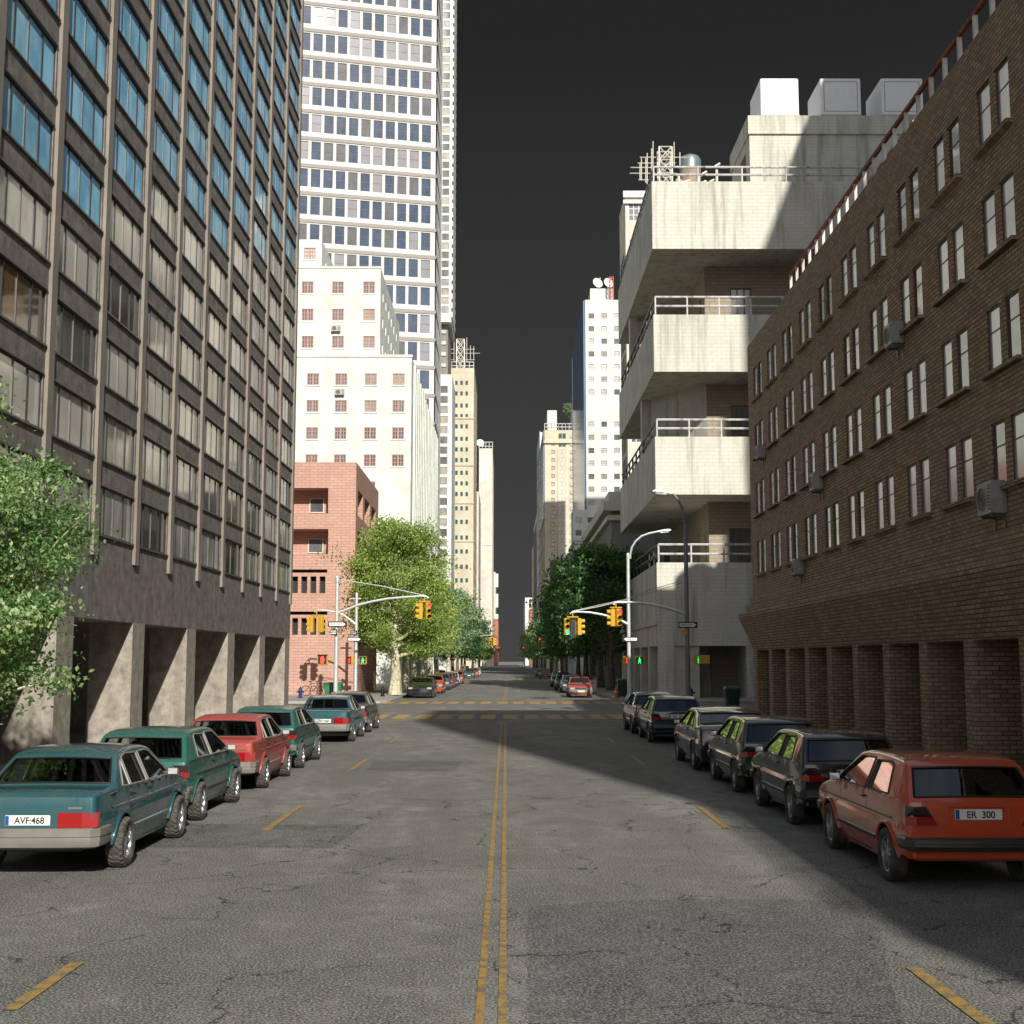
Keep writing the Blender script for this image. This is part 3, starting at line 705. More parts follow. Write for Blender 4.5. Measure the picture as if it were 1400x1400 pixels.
# ---- white high rise tower
ANG=R(12.8); Yt=190; SE=P(592,700,Yt); WT=52
b=empty('high_rise_tower',(SE.x-WT*math.cos(ANG),Yt-WT*math.sin(ANG),0),ANG,'tall white clad office tower with ranks of dark framed windows behind the white stepped building','building')
f=Fac((0,0),0); HT=132; m=MB(); ops=[]; items=[]
# floor levels from the picture: window sill/top rows at right end of the facade
zt=[P(588,y,Yt).z for y in (28.5,65.5)]; pitch=None
zA=P(588,64+0,Yt).z; zB=P(588,345,Yt).z
# row tops seen at right end: y=28 (row a) ... y=356 (row j)
yt0=P(588,28.0,Yt).z; yt9=P(588,507,Yt).z; pitch=(yt0-yt9)/13.0
hwin=pitch*.66; wp=1.87; nrow=0
for i in range(22):
    u=WT-.7-1.48-wp*i
    for j in range(-8,26):
        z=yt0-hwin-pitch*j
        if z<22 or z>HT-4: continue
        ops.append((u,z,1.46,hwin)); q=rnd.random()
        items.append((f,u,z,1.46,hwin,st_pane,[M['brownframe']],M['g_tower'] if q<.55 else M['g_tower2'] if q<.85 else M['g_tower3']))
wall(m,f,0,WT,0,HT,ops,.3); wall(m,Fac((WT,0),PI/2),0,30,0,HT,[]); wall(m,Fac((WT,30),PI),0,WT,0,HT,[]); wall(m,Fac((0,30),-PI/2),0,30,0,HT,[]); m.quad((0,0,HT),(WT,0,HT),(WT,30,HT),(0,30,HT))
m.build('wall',M['white_tower'],b); m=MB()
for j in range(-8,27):
    z=yt0-hwin-pitch*j-pitch*.2
    if z<20: continue
    m.b2(0,WT+.15,-.12,0,z-.42,z+.12)
m.build('floor_bands',M['taupe'],b)
windows(b,items)
# tower side wing seen beyond the corner
b=empty('tower_wing',(SE.x,Yt+.6,0),0,'narrow white wing of the high rise with one window column and a dark recess','building')
x0=P(600,500,207).x-SE.x; xw=P(617.5,300,207).x-SE.x; m=MB(); m.prism([(0.15,.2),(x0,16.4),(x0,30),(0.15,30)],0,HT); 
m.build('flank_wall',M['white_tower'],b); m=MB()
for j in range(-8,26):
    z=yt0-hwin-pitch*j-pitch*.2
    if z<20: continue
    m.add([(0.17,.1,z),(x0+.15,16.3,z),(x0+.15,16.3,z-.35),(.17,.1,z-.35),(0.3,.1,z),(x0+.3,16.3,z),(x0+.3,16.3,z-.35),(.3,.1,z-.35)],[(0,1,2,3),(4,5,6,7),(0,1,5,4),(3,2,6,7)],0)
m.build('floor_ledges',M['taupe'],b)
zc=P(610,432,207).z; zd=P(610,512,207).z; m=MB(); fw_=Fac((x0,16.4),0); ops=[]; items=[]; xa=P(604.5,300,207).x-SE.x-x0; ww=P(614,300,207).x-SE.x-x0-xa
k=0; z=zc+.5; Lw=xw-x0
while z<HT-2:
    ops.append((xa,z,ww,1.15)); items.append((fw_,xa,z,ww,1.15,st_blank,[M['brownframe']],M['g_tan'] if rnd.random()<.5 else M['g_grey'])); z+=1.56
wall(m,fw_,0,Lw,zc-1,HT,ops,.3); 
for k in range(60):
    if zc+1.56*k<HT: m.b2(xw-.02,xw+.22,17+0,28,zc+1.56*k,zc+.9+1.56*k)
m.b2(x0,xw,16.4+.4,30,zc-1,HT)
ops=[]; z=4
xl=P(617.0,700,207).x-SE.x-x0
while z<zd-1.5:
    ops.append((xa-.05,z,ww,1.2)); items.append((fw_,xa-.05,z,ww,1.2,st_blank,[M['brownframe']],M['g_tan'] if rnd.random()<.5 else M['g_grey'])); z+=1.69
wall(m,fw_,0,xl,0,zd,ops,.3); m.b2(x0,x0+xl,16.8,30,0,zd)
m.build('wall',M['white_tower'],b)
m=MB(); m.b2(x0,x0+Lw*.72,18,30,zd,zc-1)
for k in range(4): m.b2(x0+.1,x0+Lw*.55,17.8,18.1,zd+1.2+k*1.9+.4,zd+2.2+k*1.9,1)
m.build('dark_recess',[M['grey_stone'],M['g_white']],b)
windows(b,items)
# ---- generic distant buildings
def grid_ops(cols_,rows_,w,h,st,fm,pms):
    return [(c-w/2,r_-h/2,w,h,st,fm,rnd.choice(pms)) for c in cols_ for r_ in rows_]
def far(name,xl,xr,ytop,Y,D,mat,label,wins=None,side=None,par=1.0,cat='building',W=None):
    a=P(xl,ytop,Y); c=P(xr,ytop,Y); W=W or (c.x-a.x); S=[];SD=[]
    if wins:
        xs,ys,w,h,st,fm,pms=wins
        for x in xs:
            for y in ys:
                p=P(x,y,Y); S.append((p.x-a.x-w/2,p.z-h/2,w,h,st,fm,rnd.choice(pms)))
    if side:
        n,w,h,st,fm,pms,zr=side
        for i in range(n):
            for z in zr: SD.append((D*(i+.5)/n-w/2,z,w,h,st,fm,rnd.choice(pms)))
    kw={'E':SD} if xl<692 else {'Wt':SD}
    return box_building(name,(a.x,Y,0),W,D,a.z,mat,label,S=S,par=par,**kw)+(a,)
ys=[509,523.5,538]+[554.5,569,583]+[600,614.5,629]+[646.5,661,675.5]+[695,713.5]+[735,754]+[775,793.5]+[815,833]
def yrows(l): return l
b,ff,a=far('cream_tower',612,648,503,332,36,M['cream_stone'],'slender cream stone tower with rows of small teal windows and a mast on its roof',
  ([617,624,631,638],ys,3.6*332/1750,6*332/1750,st_blank,[M['brownframe']],[M['g_teal']]),(6,2.2,1.5,st_blank,[M['brownframe']],[M['g_dark']],[8+3.4*k for k in range(19)]),par=1.2)
m=MB(); 
for k,z in enumerate([a.z-13.5,a.z-26,a.z-36,a.z-46]): m.b2(-.2,(P(648,700,332).x-P(612,700,332).x)+.2,-.25,0,z-.2,z+.25)
m.build('cornice',M['cream_stone'],b)
m=MB(); W_=P(648,700,332).x-P(612,700,332).x
for z in (a.z+.6,a.z+1.6): m.tube([(0,0,z),(W_,0,z),(W_,30,z)],.12,5)
for k in range(7): m.tube([(W_*k/6,0,a.z-.2),(W_*k/6,0,a.z+1.6)],.1,5)
m.build('railing',M['rail_metal'],b)
b,ff,a=far('pale_tower',655,673.5,613,600,60,M['pale_stone'],'pale stone tower half hidden behind the cream tower',None,(8,1.6,1.6,st_blank,[M['brownframe']],[M['g_dark']],[10+4*k for k in range(22)]),par=2)
m=MB(); W_=P(673.5,700,600).x-P(655,700,600).x; H_=a.z
for (a0,a1) in ((.1,.42),(.52,.84)): m.b2(W_*a0,W_*a1,-.12,0,H_-16,H_-3)
m.b2(-3.5,-.1,.5,12,0,H_-22)
m.b2(0,W_*.95,-.3,-.0,H_*.55,H_*.55+.6)
m.build('wall_panels',M['white_paint'],b)
m=MB()
for z in (H_+1,H_+3): m.tube([(0,0,z),(W_,0,z)],.2,5)
for k in range(5): m.tube([(W_*k/4,0,H_-.2),(W_*k/4,0,H_+3)],.18,5)
m.build('railing',M['rail_metal'],b)
m=MB()
for k in range(11): m.b2(-3.6,-.4,-.5,.4,H_-30-5*k,H_-28.4-5*k)
m.build('balconies',M['black'],b)
m=MB(); 
b,ff,a=far('balconied_tower',645,654.5,672,470,40,M['pale_stone'],'narrow pale building with dark balcony slots beside the cream tower',None,(5,4,2.2,st_blank,[M['brownframe']],[M['black']],[12+6*k for k in range(8)]),par=.5)
b,ff,a=far('red_far_building',673,681,846,700,60,M['red_brick_far'],'small red brick building at the far end on the left',None,(6,3,2.5,st_blank,[M['whiteframe']],[M['g_dark']],[6+5*k for k in range(4)]),par=.5)
b,ff,a=far('grey_far_building',672.5,677.5,782,760,60,M['pale_stone'],'small grey building with stacked white balconies at the far left',None,None,par=.5)
m=MB()
W_=P(677.5,700,760).x-P(672.5,700,760).x
for k in range(3): m.b2(W_,W_+1.6,0,3,a.z-9-12*k,a.z-1-12*k)
m.build('balconies',M['white_paint'],b)
# right side
b,ff,a=far('white_tower',800,880,410,240,50,M['white_paint'],'white high rise with wide square windows and satellite dishes on its roof',
  ([808.5,826,843.5,861],[432,449.5,466.5,484,501.5,518.5,536,580,598,616,633.5,651.5,669,687],8*240/1750,7.5*240/1750,st_pane,[M['brownframe']],[M['g_white'],M['g_tan'],M['g_white'],M['g_grey']]),
  (5,1.2,2.2,st_blank,[M['brownframe']],[M['g_sky']],[20+4*k for k in range(11)]),par=.8)
zr=a.z; x1_=P(807,400,245).x-a.x; x2_=P(839,400,245).x-a.x; zt_=P(820,396,245).z
m=MB(); m.b2(x1_,x2_,5,16,zr-.5,P(820,394.5,245).z); m.b2(P(801,400,242).x-a.x,P(843,400,242).x-a.x,2,20,zr-.6,P(820,412,242).z+.3); m.build('penthouse',M['white_paint'],b)
m=MB(); m.b2(-.35,-.003,.5,40,20,zr); m.build('side_cladding',M['g_sky'],b)
# lower wing of it
b,ff,a=far('white_wing',783.5,812,697,232,7,M['white_paint'],'low white wing with square windows at the foot of the white high rise',([791,807.5],[711,728.5],8*232/1750,7.5*232/1750,st_pane,[M['brownframe']],[M['g_white'],M['g_grey']]),par=.6)
b,ff,a=far('beige_apartment_tower',744.5,797.5,588,337,60,M['cream_stone'],'broad beige apartment tower with a teal windowed centre strip and black balconies',
  ([756],[596+11*k for k in range(26)],5.5*337/1750,5.5*337/1750,st_grid(2,1,.12,False),[M['redframe'],M['redframe']],[M['g_white']]),(10,1.4,2.2,st_blank,[M['brownframe']],[M['g_grey']],[8+4*k for k in range(13)]),par=2)
ox=a.x; m=MB(); m.b2(P(762,600,337).x-ox,P(776,600,337).x-ox,-.25,0,0,a.z-5); m.build('tan_strip',M['pale_stone'],b)
it=[];fst=Fac((0,-.28),0)
for k in range(26):
    for x in (766,771.3):
        p=P(x,596+11*k,337); it.append((fst,p.x-ox-.42,p.z-.6,.84,1.25,st_blank,[M['brownframe']],M['g_teal']))
    for x in (781.5,):
        p=P(x,596+11*k,337); it.append((fst,p.x-ox-.42,p.z-.5,.9,1.0,st_blank,[M['redframe']],M['g_white']))
windows(b,it)
m=MB()
for k in range(22):
    p=P(788,595.5+11*k,337); q=P(796.5,595.5+11*k,337)
    if k%2: m.b2(p.x-ox,p.x-ox+.35,-.3,-.02,p.z-.5,p.z+.6); m.b2(p.x-ox+.6,p.x-ox+.95,-.3,-.02,p.z-.5,p.z+.6); m.b2(p.x-ox+1.2,p.x-ox+1.5,-.3,-.02,p.z-.5,p.z+.6)
    else: m.b2(p.x-ox,q.x-ox,-.3,-.02,p.z-.25,p.z+.35)
m.build('balcony_slots',M['black'],b)
m=MB(); W_=P(797.5,600,337).x-ox; m.b2(P(749,570,337).x-ox,P(762,570,337).x-ox,4,14,a.z-1,P(750,561,341).z); m.b2(P(783,570,337).x-ox,W_,3,12,a.z-1,P(750,559,340).z); m.build('rooftop_huts',M['white_paint'],b)
m=MB()
for z in (a.z+.8,a.z+1.7): m.tube([(0,-.1,z),(W_,-.1,z)],.14,5)
for k in range(12): m.tube([(W_*k/11,-.1,a.z-.2),(W_*k/11,-.1,a.z+1.7)],.1,5)
m.build('roof_railing',M['rail_metal'],b)
m=MB(); m.b2(-.4,-.003,.5,50,40,a.z); m.build('side_cladding',M['g_sky'],b)
m=MB(); m.b2(-.15,W_+.1,-.6,-.003,a.z-3.6,a.z-3.0); m.build('cornice',M['cream_stone'],b)
b,ff,a=far('blue_clad_building',738,744,591,410,40,M['white_paint'],'tall narrow white building with blue glass side wall left of the beige tower',None,(8,2,2,st_blank,[M['brownframe']],[M['g_sky']],[10+5*k for k in range(14)]),par=.8)
b,ff,a=far('grey_slim_building',734,741,712,470,60,M['grey_stone'],'slim grey building standing left of the beige apartment tower',None,(8,2,2,st_blank,[M['brownframe']],[M['g_grey']],[10+5*k for k in range(10)]),par=.8)
b,ff,a=far('pale_slim_building',731,736,738,560,60,M['pale_stone'],'pale slim building standing farthest of the tall right hand row',None,None,par=.8)
b,ff,a=far('red_and_white_building',718,734,817,680,60,M['white_paint'],'small white and red building at the far end on the right',([720,725,731],[822,829,836,843,850],1.6,1.7,st_blank,[M['brownframe']],[M['g_dark']]),None,par=.8)
m=MB(); ox=a.x; m.b2(P(724,850,680).x-ox,P(734,850,680).x-ox,-2,-.003,0,P(724,832,680).z); m.build('brick_bay',M['red_brick_far'],b)
b,ff,a=far('grey_mid_building',753,776,766,300,7,M['grey_stone'],'grey apartment block with dark balconies at the foot of the beige tower',([765],[776,787,798,809,820],1.6,1.2,st_blank,[M['brownframe']],[M['black']]),None,par=.8)
b,ff,a=far('grey_corner_house',776,786,757,262,30,M['grey_stone'],'narrow grey stone house left of the small white annexe',None,(4,1,1.6,st_blank,[M['brownframe']],[M['g_dark']],[8,12,16,20]),par=.5)
b,ff,a=far('white_annexe',785,812,737,215,20,M['white_paint'],'small bright white annexe behind the fire escape',([800,807],[745,757],1.0,1.2,st_blank,[M['whiteframe']],[M['g_white']]),None,par=.5)
# classical grey building with cornices
Yc=124; A=P(835.5,700,Yc); zc=A.z; m=MB()
zc=P(835.5,690,Yc).z; LC=44
b=empty('classical_building',(A.x,Yc,0),0,'grey classical stone building with deep cornices and tall side windows behind the trees','building')
S=[(2.2+2.9*i,z,1.7,2.5) for i in range(6) for z in (2.0,6.2,10.4)]; Wo=[(1.8+3.6*i,z,1.8,2.7) for i in range(12) for z in (1.8,6.2,10.4)]
fs=Fac((0,0),0); fw=Fac((0,LC),-PI/2)
wall(m,fs,0,20,0,zc,S,.3); wall(m,fw,0,LC,0,zc,Wo,.3); wall(m,Fac((20,0),PI/2),0,LC,0,zc,[]); wall(m,Fac((20,LC),PI),0,20,0,zc,[]); m.quad((0,0,zc),(20,0,zc),(20,LC,zc),(0,LC,zc))
m.build('wall',M['grey_stone'],b); m=MB()
for (z,e,h) in ((zc-.2,.8,.9),(zc-1.3,.4,.5),(9.4,.45,.5),(5.2,.5,.6),(zc+.7,.25,1.1)):
    m.b2(-e,20.3,-e,0.0,z-h/2,z+h/2); m.b2(-e,0.0,.002,LC,z-h/2,z+h/2)
m.build('cornice',M['pale_stone'],b)
windows(b,[(fs,)+s_+(st_pane,[M['brownframe']],M['g_dark']) for s_ in S]+[(fw,)+s_+(st_pane,[M['brownframe']],M['g_grey']) for s_ in Wo])
fe_=empty('fire_escape',(A.x-.85,154,0),0,'black iron fire escape on the far end of the grey classical building','fire escape')
pz=[9.5,12.6,15.6]
for i,z in enumerate(pz):
    m=MB(); m.b2(-1.3,0,-2.2,2.2,z-.05,z+.03)
    for y in (-2.2,2.2): m.b2(-1.3,0,y-.03,y+.03,z+.95,z+1.05)
    m.b2(-1.33,-1.27,-2.2,2.2,z+.95,z+1.05); m.b2(-1.33,-1.27,-2.2,2.2,z+.5,z+.56)
    for k in range(12): m.b2(-1.33,-1.27,-2.2+.4*k-.03,-2.2+.4*k+.03,z,z+1)
    for k in range(4):
        m.b2(-1.3+.4*k-.02,-1.3+.4*k+.02,-2.22,-2.17,z,z+1)
    m.build('platform',M['black'],fe_)
    if i<2: m=MB(); m.tube([(-1.0,-1.8,z),(-1.0,1.8,pz[i+1])],.07,5); m.tube([(-.5,-1.8,z),(-.5,1.8,pz[i+1])],.07,5); m.build('stair',M['black'],fe_)
# tall bluish building behind the terraced one
Yb=172; A=P(855,300,Yb); zt_=P(855,265,Yb).z
W_=20; S=[]
for k in range(20):
    p=P(866,290+0,Yb); S.append((p.x-A.x-.7,p.z-1.3-5.2*k,2.2,2.7,st_grid(3,3,.1,False),[M['whiteframe'],M['whiteframe']],M['g_grey']))
Wt=[(1+2.2*i,6+3.6*j,1.6,2.9,st_blank,[M['frame_black']],M['g_sky']) for i in range(3) for j in range(15)]
b,ff=box_building('blue_glass_building',(A.x,Yb,0),W_,9,zt_,M['pale_stone'],'blue glass sided tower with white striped roof edge behind the terraced building',S=[s_ for s_ in S if s_[1]>3],Wt=Wt,par=.5)
m=MB(); m.b2(-.3,W_,-.4,-.035,zt_-.6,zt_+.3); m.b2(-.3,W_,-.4,-.035,zt_-1.5,zt_-1.0); m.build('cornice',M['white_paint'],b)
# ---- terraced cream building on the far right corner
YF=80.0; XF=P(895,560,YF).x; DB=25.0; WB=34
b=empty('terraced_building',(XF,YF,0),0,'cream block building with deep overhanging terraces, steel railings and an open corner arcade','building')
def zz(y,x=900,Y=YF): return P(x,y,Y).z
def xx(x,y=600,Y=YF): return P(x,y,Y).x-XF
lev=[(zz(340),zz(248)),(zz(508),zz(430)),(zz(676),zz(597))]
zDt=zz(770); zDb=zz(883)
nm=['terrace_slab']*3
for (z0,z1) in lev:
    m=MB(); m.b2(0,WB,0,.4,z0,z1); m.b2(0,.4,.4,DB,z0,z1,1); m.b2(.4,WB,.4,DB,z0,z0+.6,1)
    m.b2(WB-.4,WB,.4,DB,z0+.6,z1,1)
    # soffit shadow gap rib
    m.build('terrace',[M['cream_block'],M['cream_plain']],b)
# core
m=MB(); cx=xx(963.6,420,83.8); f=Fac((cx,3.8),0); top=lev[0][0]
ops=[]; doors=[]
def cr(x0,y0,x1,y1): a=P(x0,y1,83.8); c=P(x1,y0,83.8); return (a.x-XF-cx,a.z,c.x-a.x,c.z-a.z)
doors=[cr(999,394,1027,432),cr(1000,554,1024,600),cr(998,722,1026,772)]
wall(m,f,0,WB-cx-1,0,top,doors,.25); fw=Fac((cx,DB-1),-PI/2)
sl=[]
for (z0,z1) in ((zDt-.4,zDt+2.6),):
    for k in range(5): sl.append((DB-4.8-1.6-3.3*k,z0+(.9 if k%2 else 0),.5,2.2 if k%2 else 2.9))
for (z0,z1) in ((lev[1][1],0),(lev[2][1],0)):
    for k in range(4): sl.append((DB-4.8-2.2-4*k,z0+.8,.5,1.8))
wall(m,fw,0,DB-4.8,0,top,sl,.4,0,True)
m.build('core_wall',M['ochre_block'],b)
# angled screen walls and piers on the terraces
m=MB()
ca=(cx,3.8); 
m.prism([(cx,3.8),(.75,9.0),(.15,9.0),(.15,9.9),(cx,9.9)],lev[2][1]-1.2,lev[1][0])
m.build('screen_wall',M['cream_plain'],b); m=MB()
m.prism([(.15,16.6),(.75,16.6),(.75,17.8),(.15,17.8)],lev[1][1]-1.2,lev[0][0])
m.build('screen_wall',M['cream_plain'],b)
windows(b,[(f,)+d_+(st_grid(3,1,.07,False),[M['brownframe'],M['brownframe']],M['g_grey']) for d_ in doors])
# base block
m=MB(); f=Fac((0,0),0); u0=xx(923.5,900)
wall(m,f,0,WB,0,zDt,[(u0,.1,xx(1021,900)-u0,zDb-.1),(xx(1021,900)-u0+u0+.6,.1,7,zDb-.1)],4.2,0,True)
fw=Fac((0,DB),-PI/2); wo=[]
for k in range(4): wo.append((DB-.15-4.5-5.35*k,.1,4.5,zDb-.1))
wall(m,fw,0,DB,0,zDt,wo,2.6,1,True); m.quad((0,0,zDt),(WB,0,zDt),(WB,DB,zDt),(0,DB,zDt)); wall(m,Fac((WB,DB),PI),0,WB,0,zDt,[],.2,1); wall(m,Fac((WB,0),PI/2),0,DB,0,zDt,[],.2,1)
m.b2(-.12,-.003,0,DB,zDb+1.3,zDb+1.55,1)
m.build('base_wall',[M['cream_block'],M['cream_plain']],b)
m=MB(); m.b2(0,WB,0,.35,zDt,zDt+.05); m.build('coping',M['cream_plain'],b)
# railings
def railing(z,h,xend,yend,step,dark=False):
    m=MB(); t=.075
    for q in (h,h*.5):
        m.tube([(.15,.18,z+q),(xend,.18,z+q)],t,6); m.tube([(.15,.18,z+q),(.15,yend,z+q)],t,6,1)
    x=.15
    while x<xend: m.tube([(x,.18,z-.05),(x,.18,z+h)],.06,6); x+=step
    y=.18+2.6
    while y<yend: m.tube([(.15,y,z-.05),(.15,y,z+h)],.06,6,1); y+=2.6
    m.build('railing',[M['rail_metal'],M['rail_dark']],b)
railing(lev[0][1],zz(227)-zz(248),WB-1,DB-.5,2.88); railing(lev[1][1],zz(405)-zz(430),WB-1,DB-.5,2.05); railing(lev[2][1],zz(573)-zz(597),WB-1,DB-.5,2.05); railing(zDt,zz(744)-zz(770),WB-1,DB-.5,2.05)
# rooftop block
px0=P(1025,210,86).x-XF; zt0=P(1040,159,86).z; zm=P(1040,184,86).z
m=MB(); m.b2(px0,WB-2,6,13,lev[0][0],zm); m.b2(px0-.1,WB-1.9,5.85,13.2,zm+.002,zt0)
m.build('rooftop_block',M['cream_block'],b)
m=MB(); m.b2(px0-.02,px0+.05,7.5,9.3,zm-3,zm-.8); m.build('vent_opening',M['black'],b)
zb=zt0
for k,(xa,xb_) in enumerate(((1040,1092),(1122,1177),(1205,1262))):
    a=P(xa,135,86.1); c=P(xb_,135,86.1); zt_=P(xa,107,86.1).z
    lab=['left rooftop vent box on the terraced building, fully sunlit','middle rooftop vent box on the terraced building','right rooftop vent box on the terraced building, partly behind the brown brick roof'][k]
    e=empty('rooftop_vent',(a.x,86.1,zb+.002),0,lab,'vent box','white boxes on the roof')
    w_=c.x-a.x; h_=zt_-zb; m=MB(); m.bbox((w_/2,1.9,h_/2),(w_,3.8,h_),.05); m.build('casing',M['vent_white'],e)
    m=MB(); t=.05
    for (p,q,r_,s_) in ((.22,w_-.22,.4,.4+t),(.22,w_-.22,h_-.28,h_-.28+t),(.22,.22+t,.4+t,h_-.28),(w_-.22-t,w_-.22,.4+t,h_-.28)): m.b2(p,q,-.012,.0,r_,s_)
    m.b2(-.03,w_+.03,-.03,-.003,0.02,.18); m.build('seams',M['vent_seam'],e)
    m=MB(); T=Matrix.Translation((w_/2,1.9,h_)); m.lathe([(1.15,-.02),(1.15,.14),(.9,.2),(0,.2)],24,0,T); m.build('fan_cowl',M['vent_white'],e)
# lattice mast helper
def mast(name,loc,h,w,label,bars,mat='antenna',cat='antenna'):
    e=empty(name,loc,0,label,cat); m=MB(); r=.05*w
    for sx in (-1,1):
        for sy in (-1,1): m.tube([(sx*w/2,sy*w/2,0),(sx*w/2,sy*w/2,h)],r*1.3,5)
    n=max(2,int(h/(w*1.0)));
    for i in range(n):
        z0=h*i/n; z1=h*(i+1)/n
        for sy in (-1,1):
            m.tube([(-w/2,sy*w/2,z0),(w/2,sy*w/2,z1)],r,4); m.tube([(w/2,sy*w/2,z0),(-w/2,sy*w/2,z1)],r,4); m.tube([(-w/2,sy*w/2,z1),(w/2,sy*w/2,z1)],r,4); m.tube([(sy*w/2,-w/2,z0),(sy*w/2,w/2,z1)],r,4)
    m.build('lattice',M[mat],e)
    m=MB()
    for (x0,z0,x1,z1) in bars: m.tube([(x0,w*.6,z0),(x1,w*.6,z1)],r*.8,4)
    if bars: m.build('aerial',M[mat],e)
    return e
zr=lev[0][1]-1.5
def q_(x,y,Y=92): p=P(x,y,Y); return p
ma=q_(909,230); zb_=lev[0][0]+.6; 
def rel(x,y): p=q_(x,y); return (p.x-ma.x,p.z-zb_)
bars=[]
for (xa,ya,xb_,yb_) in ((876,211,943,211),(873,219,925,219),(863,225,926,225),(862,233,926,233),(874,242,893,242),(894,189,894,238),(892,199,892,238),(886,205,886,248),(884,212,884,246),(878,212,878,242),(876,219,876,242),(923,190,923,225),(920,198,920,222),(931,204,931,222)):
    a=rel(xa,ya); c=rel(xb_,yb_); bars.append((a[0],a[1],c[0],c[1]))
mast('roof_aerial',(ma.x,92,zb_),q_(909,204).z-zb_,q_(917.5,220).x-q_(900,220).x,'lattice mast with wire aerials behind the roof railing of the terraced building',bars)
tk=q_(943.5,230,94); r_=(q_(958,225,94).x-q_(929,225,94).x)/2; e=empty('water_tank',(tk.x,94,zb_),0,'squat round water tank behind the roof railing of the terraced building','water tank')
m=MB(); h1=q_(943,232,94).z-zb_; h2=q_(943,218,94).z-zb_
m.lathe([(r_,0),(r_,h1)],28); m.build('lower_drum',M['tank_rust'],e); m=MB(); m.lathe([(r_*1.02,h1),(r_*1.02,h2-.1),(r_*.85,h2+.15)],28); m.build('upper_drum',M['tank'],e); m=MB(); m.lathe([(r_*.86,h2+.15),(r_*.4,h2+.35),(0,h2+.42)],28); m.build('lid',M['trim_gray'],e)
e=empty('scrap_poles',(q_(968,240).x,92,zb_),0,'loose white poles leaning on the roof beside the round water tank','poles')
e.location.z=zb_
m=MB()
def rp(x,y,dy=0): p=q_(x,y); return (p.x-e.location.x,dy,p.z-zb_)
for (a,c) in (((931,250),(945,244)),((953,243),(967,232)),((957,252),(966,245)),((977,228),(985,221)),((970,249),(978,243)),((980,238),(981,230)),((925,246),(933,245))):
    m.tube([rp(*a),rp(*c,.4)],.1,5)
m.tube([rp(928,262),rp(928,240)],.1,5); m.tube([rp(980,262),rp(980,238)],.1,5); m.tube([rp(955,262),rp(955,240)],.1,5)
m.build('poles',M['antenna'],e)
# mast on the cream tower, dishes on the white tower
zc_=P(630,499,338).z; bs=[]
o=P(629.5,500,338)
def rl2(x,y): p=P(x,y,338); return (p.x-o.x,p.z-o.z)
for (xa,ya,xb_,yb_) in ((613,471,649,471),(613,485.5,649,485.5),(612,476.5,656,476.5),(620.5,457,620.5,488),(638,455,638,489),(615.5,467,615.5,487),(643,466,643,486),(647.5,467,647.5,486)):
    a=rl2(xa,ya); c=rl2(xb_,yb_); bs.append((a[0],a[1],c[0],c[1]))
mast('roof_aerial',(o.x,338,o.z-1),rl2(629,465)[1]+1,2.1,'square lattice mast with wire aerials on top of the cream stone tower',bs)
for x,l in ((816,'left satellite dish on the roof of the white high rise'),(831,'right satellite dish on the roof of the white high rise, beside the red mast')):
    p=P(x,396,246); e=empty('satellite_dish',(p.x,246,p.z-.4),R(25),l,'satellite dish'); m=MB(); m.tube([(0,0,0),(0,0,.9)],.12,6); m.build('post',M['antenna'],e)
    m=MB(); T=Matrix.Translation((0,-.1,1.6))@Matrix.Rotation(R(75),4,'X'); m.lathe([(0,0),(.5,.06),(.9,.2),(1.05,.34),(1.0,.36),(.5,.12),(0,.06)],20,0,T); m.build('dish',M['vent_white'],e)
    m=MB(); m.tube([(0,-.2,.8),(-.2,-1.6,2.2)],.05,5); m.bbox((-.2,-1.65,2.2),(.22,.22,.22),.03); m.build('feed_arm',M['antenna'],e)
p=P(836,416,243); mast('roof_mast',(p.x,243,p.z),P(836,379,243).z-p.z,P(839,390,243).x-P(833.5,390,243).x,'thin red lattice mast on the roof of the white high rise',[],'red_iron','mast')
p=P(647,640,600); 
p=P(656,612,602); e=empty('satellite_dish',(p.x,602,p.z-.5),R(15),'pale satellite dish on the roof of the pale stone tower','satellite dish'); m=MB(); m.tube([(0,0,0),(0,0,1.6)],.25,6); m.build('post',M['antenna'],e); m=MB(); m.lathe([(0,0),(1.1,.2),(1.9,.8),(1.8,.85),(0,.1)],18,0,Matrix.Translation((0,-.2,2.4))@Matrix.Rotation(R(75),4,'X')); m.build('dish',M['vent_white'],e)
# roof greenery on the beige tower is added with the trees
# ---- buildings outside the frame that throw the long shadows
def plain(name,x0,x1,y0,y1,H,mat,label):
    S=[(1.5+4*i,3+4*j,2.2,2) for i in range(int((x1-x0-3)/4)) for j in range(int((H-5)/4))]
    Wt=[(1.5+4*i,3+4*j,2.2,2) for i in range(int((y1-y0-3)/4)) for j in range(int((H-5)/4))]
    b=empty(name,(x0,y0,0),0,label,'building'); m=MB(); W_=x1-x0; D_=y1-y0
    wall(m,Fac((0,0),0),0,W_,0,H,S,.3,0,True,0); wall(m,Fac((W_,0),PI/2),0,D_,0,H,Wt,.3,0,True); wall(m,Fac((W_,D_),PI),0,W_,0,H,S,.3,0,True); wall(m,Fac((0,D_),-PI/2),0,D_,0,H,Wt,.3,0,True)
    m.quad((0,0,H),(W_,0,H),(W_,D_,H),(0,D_,H)); m.build('wall',M[mat],b); return b
plain('tower_block',14,34,-24.75,-12.75,44,'cream_plain','concrete tower block behind the camera on the right of the street')
plain('tower_block',29,52,20,62,60,'cream_plain','tall concrete tower block standing behind the brown brick building')
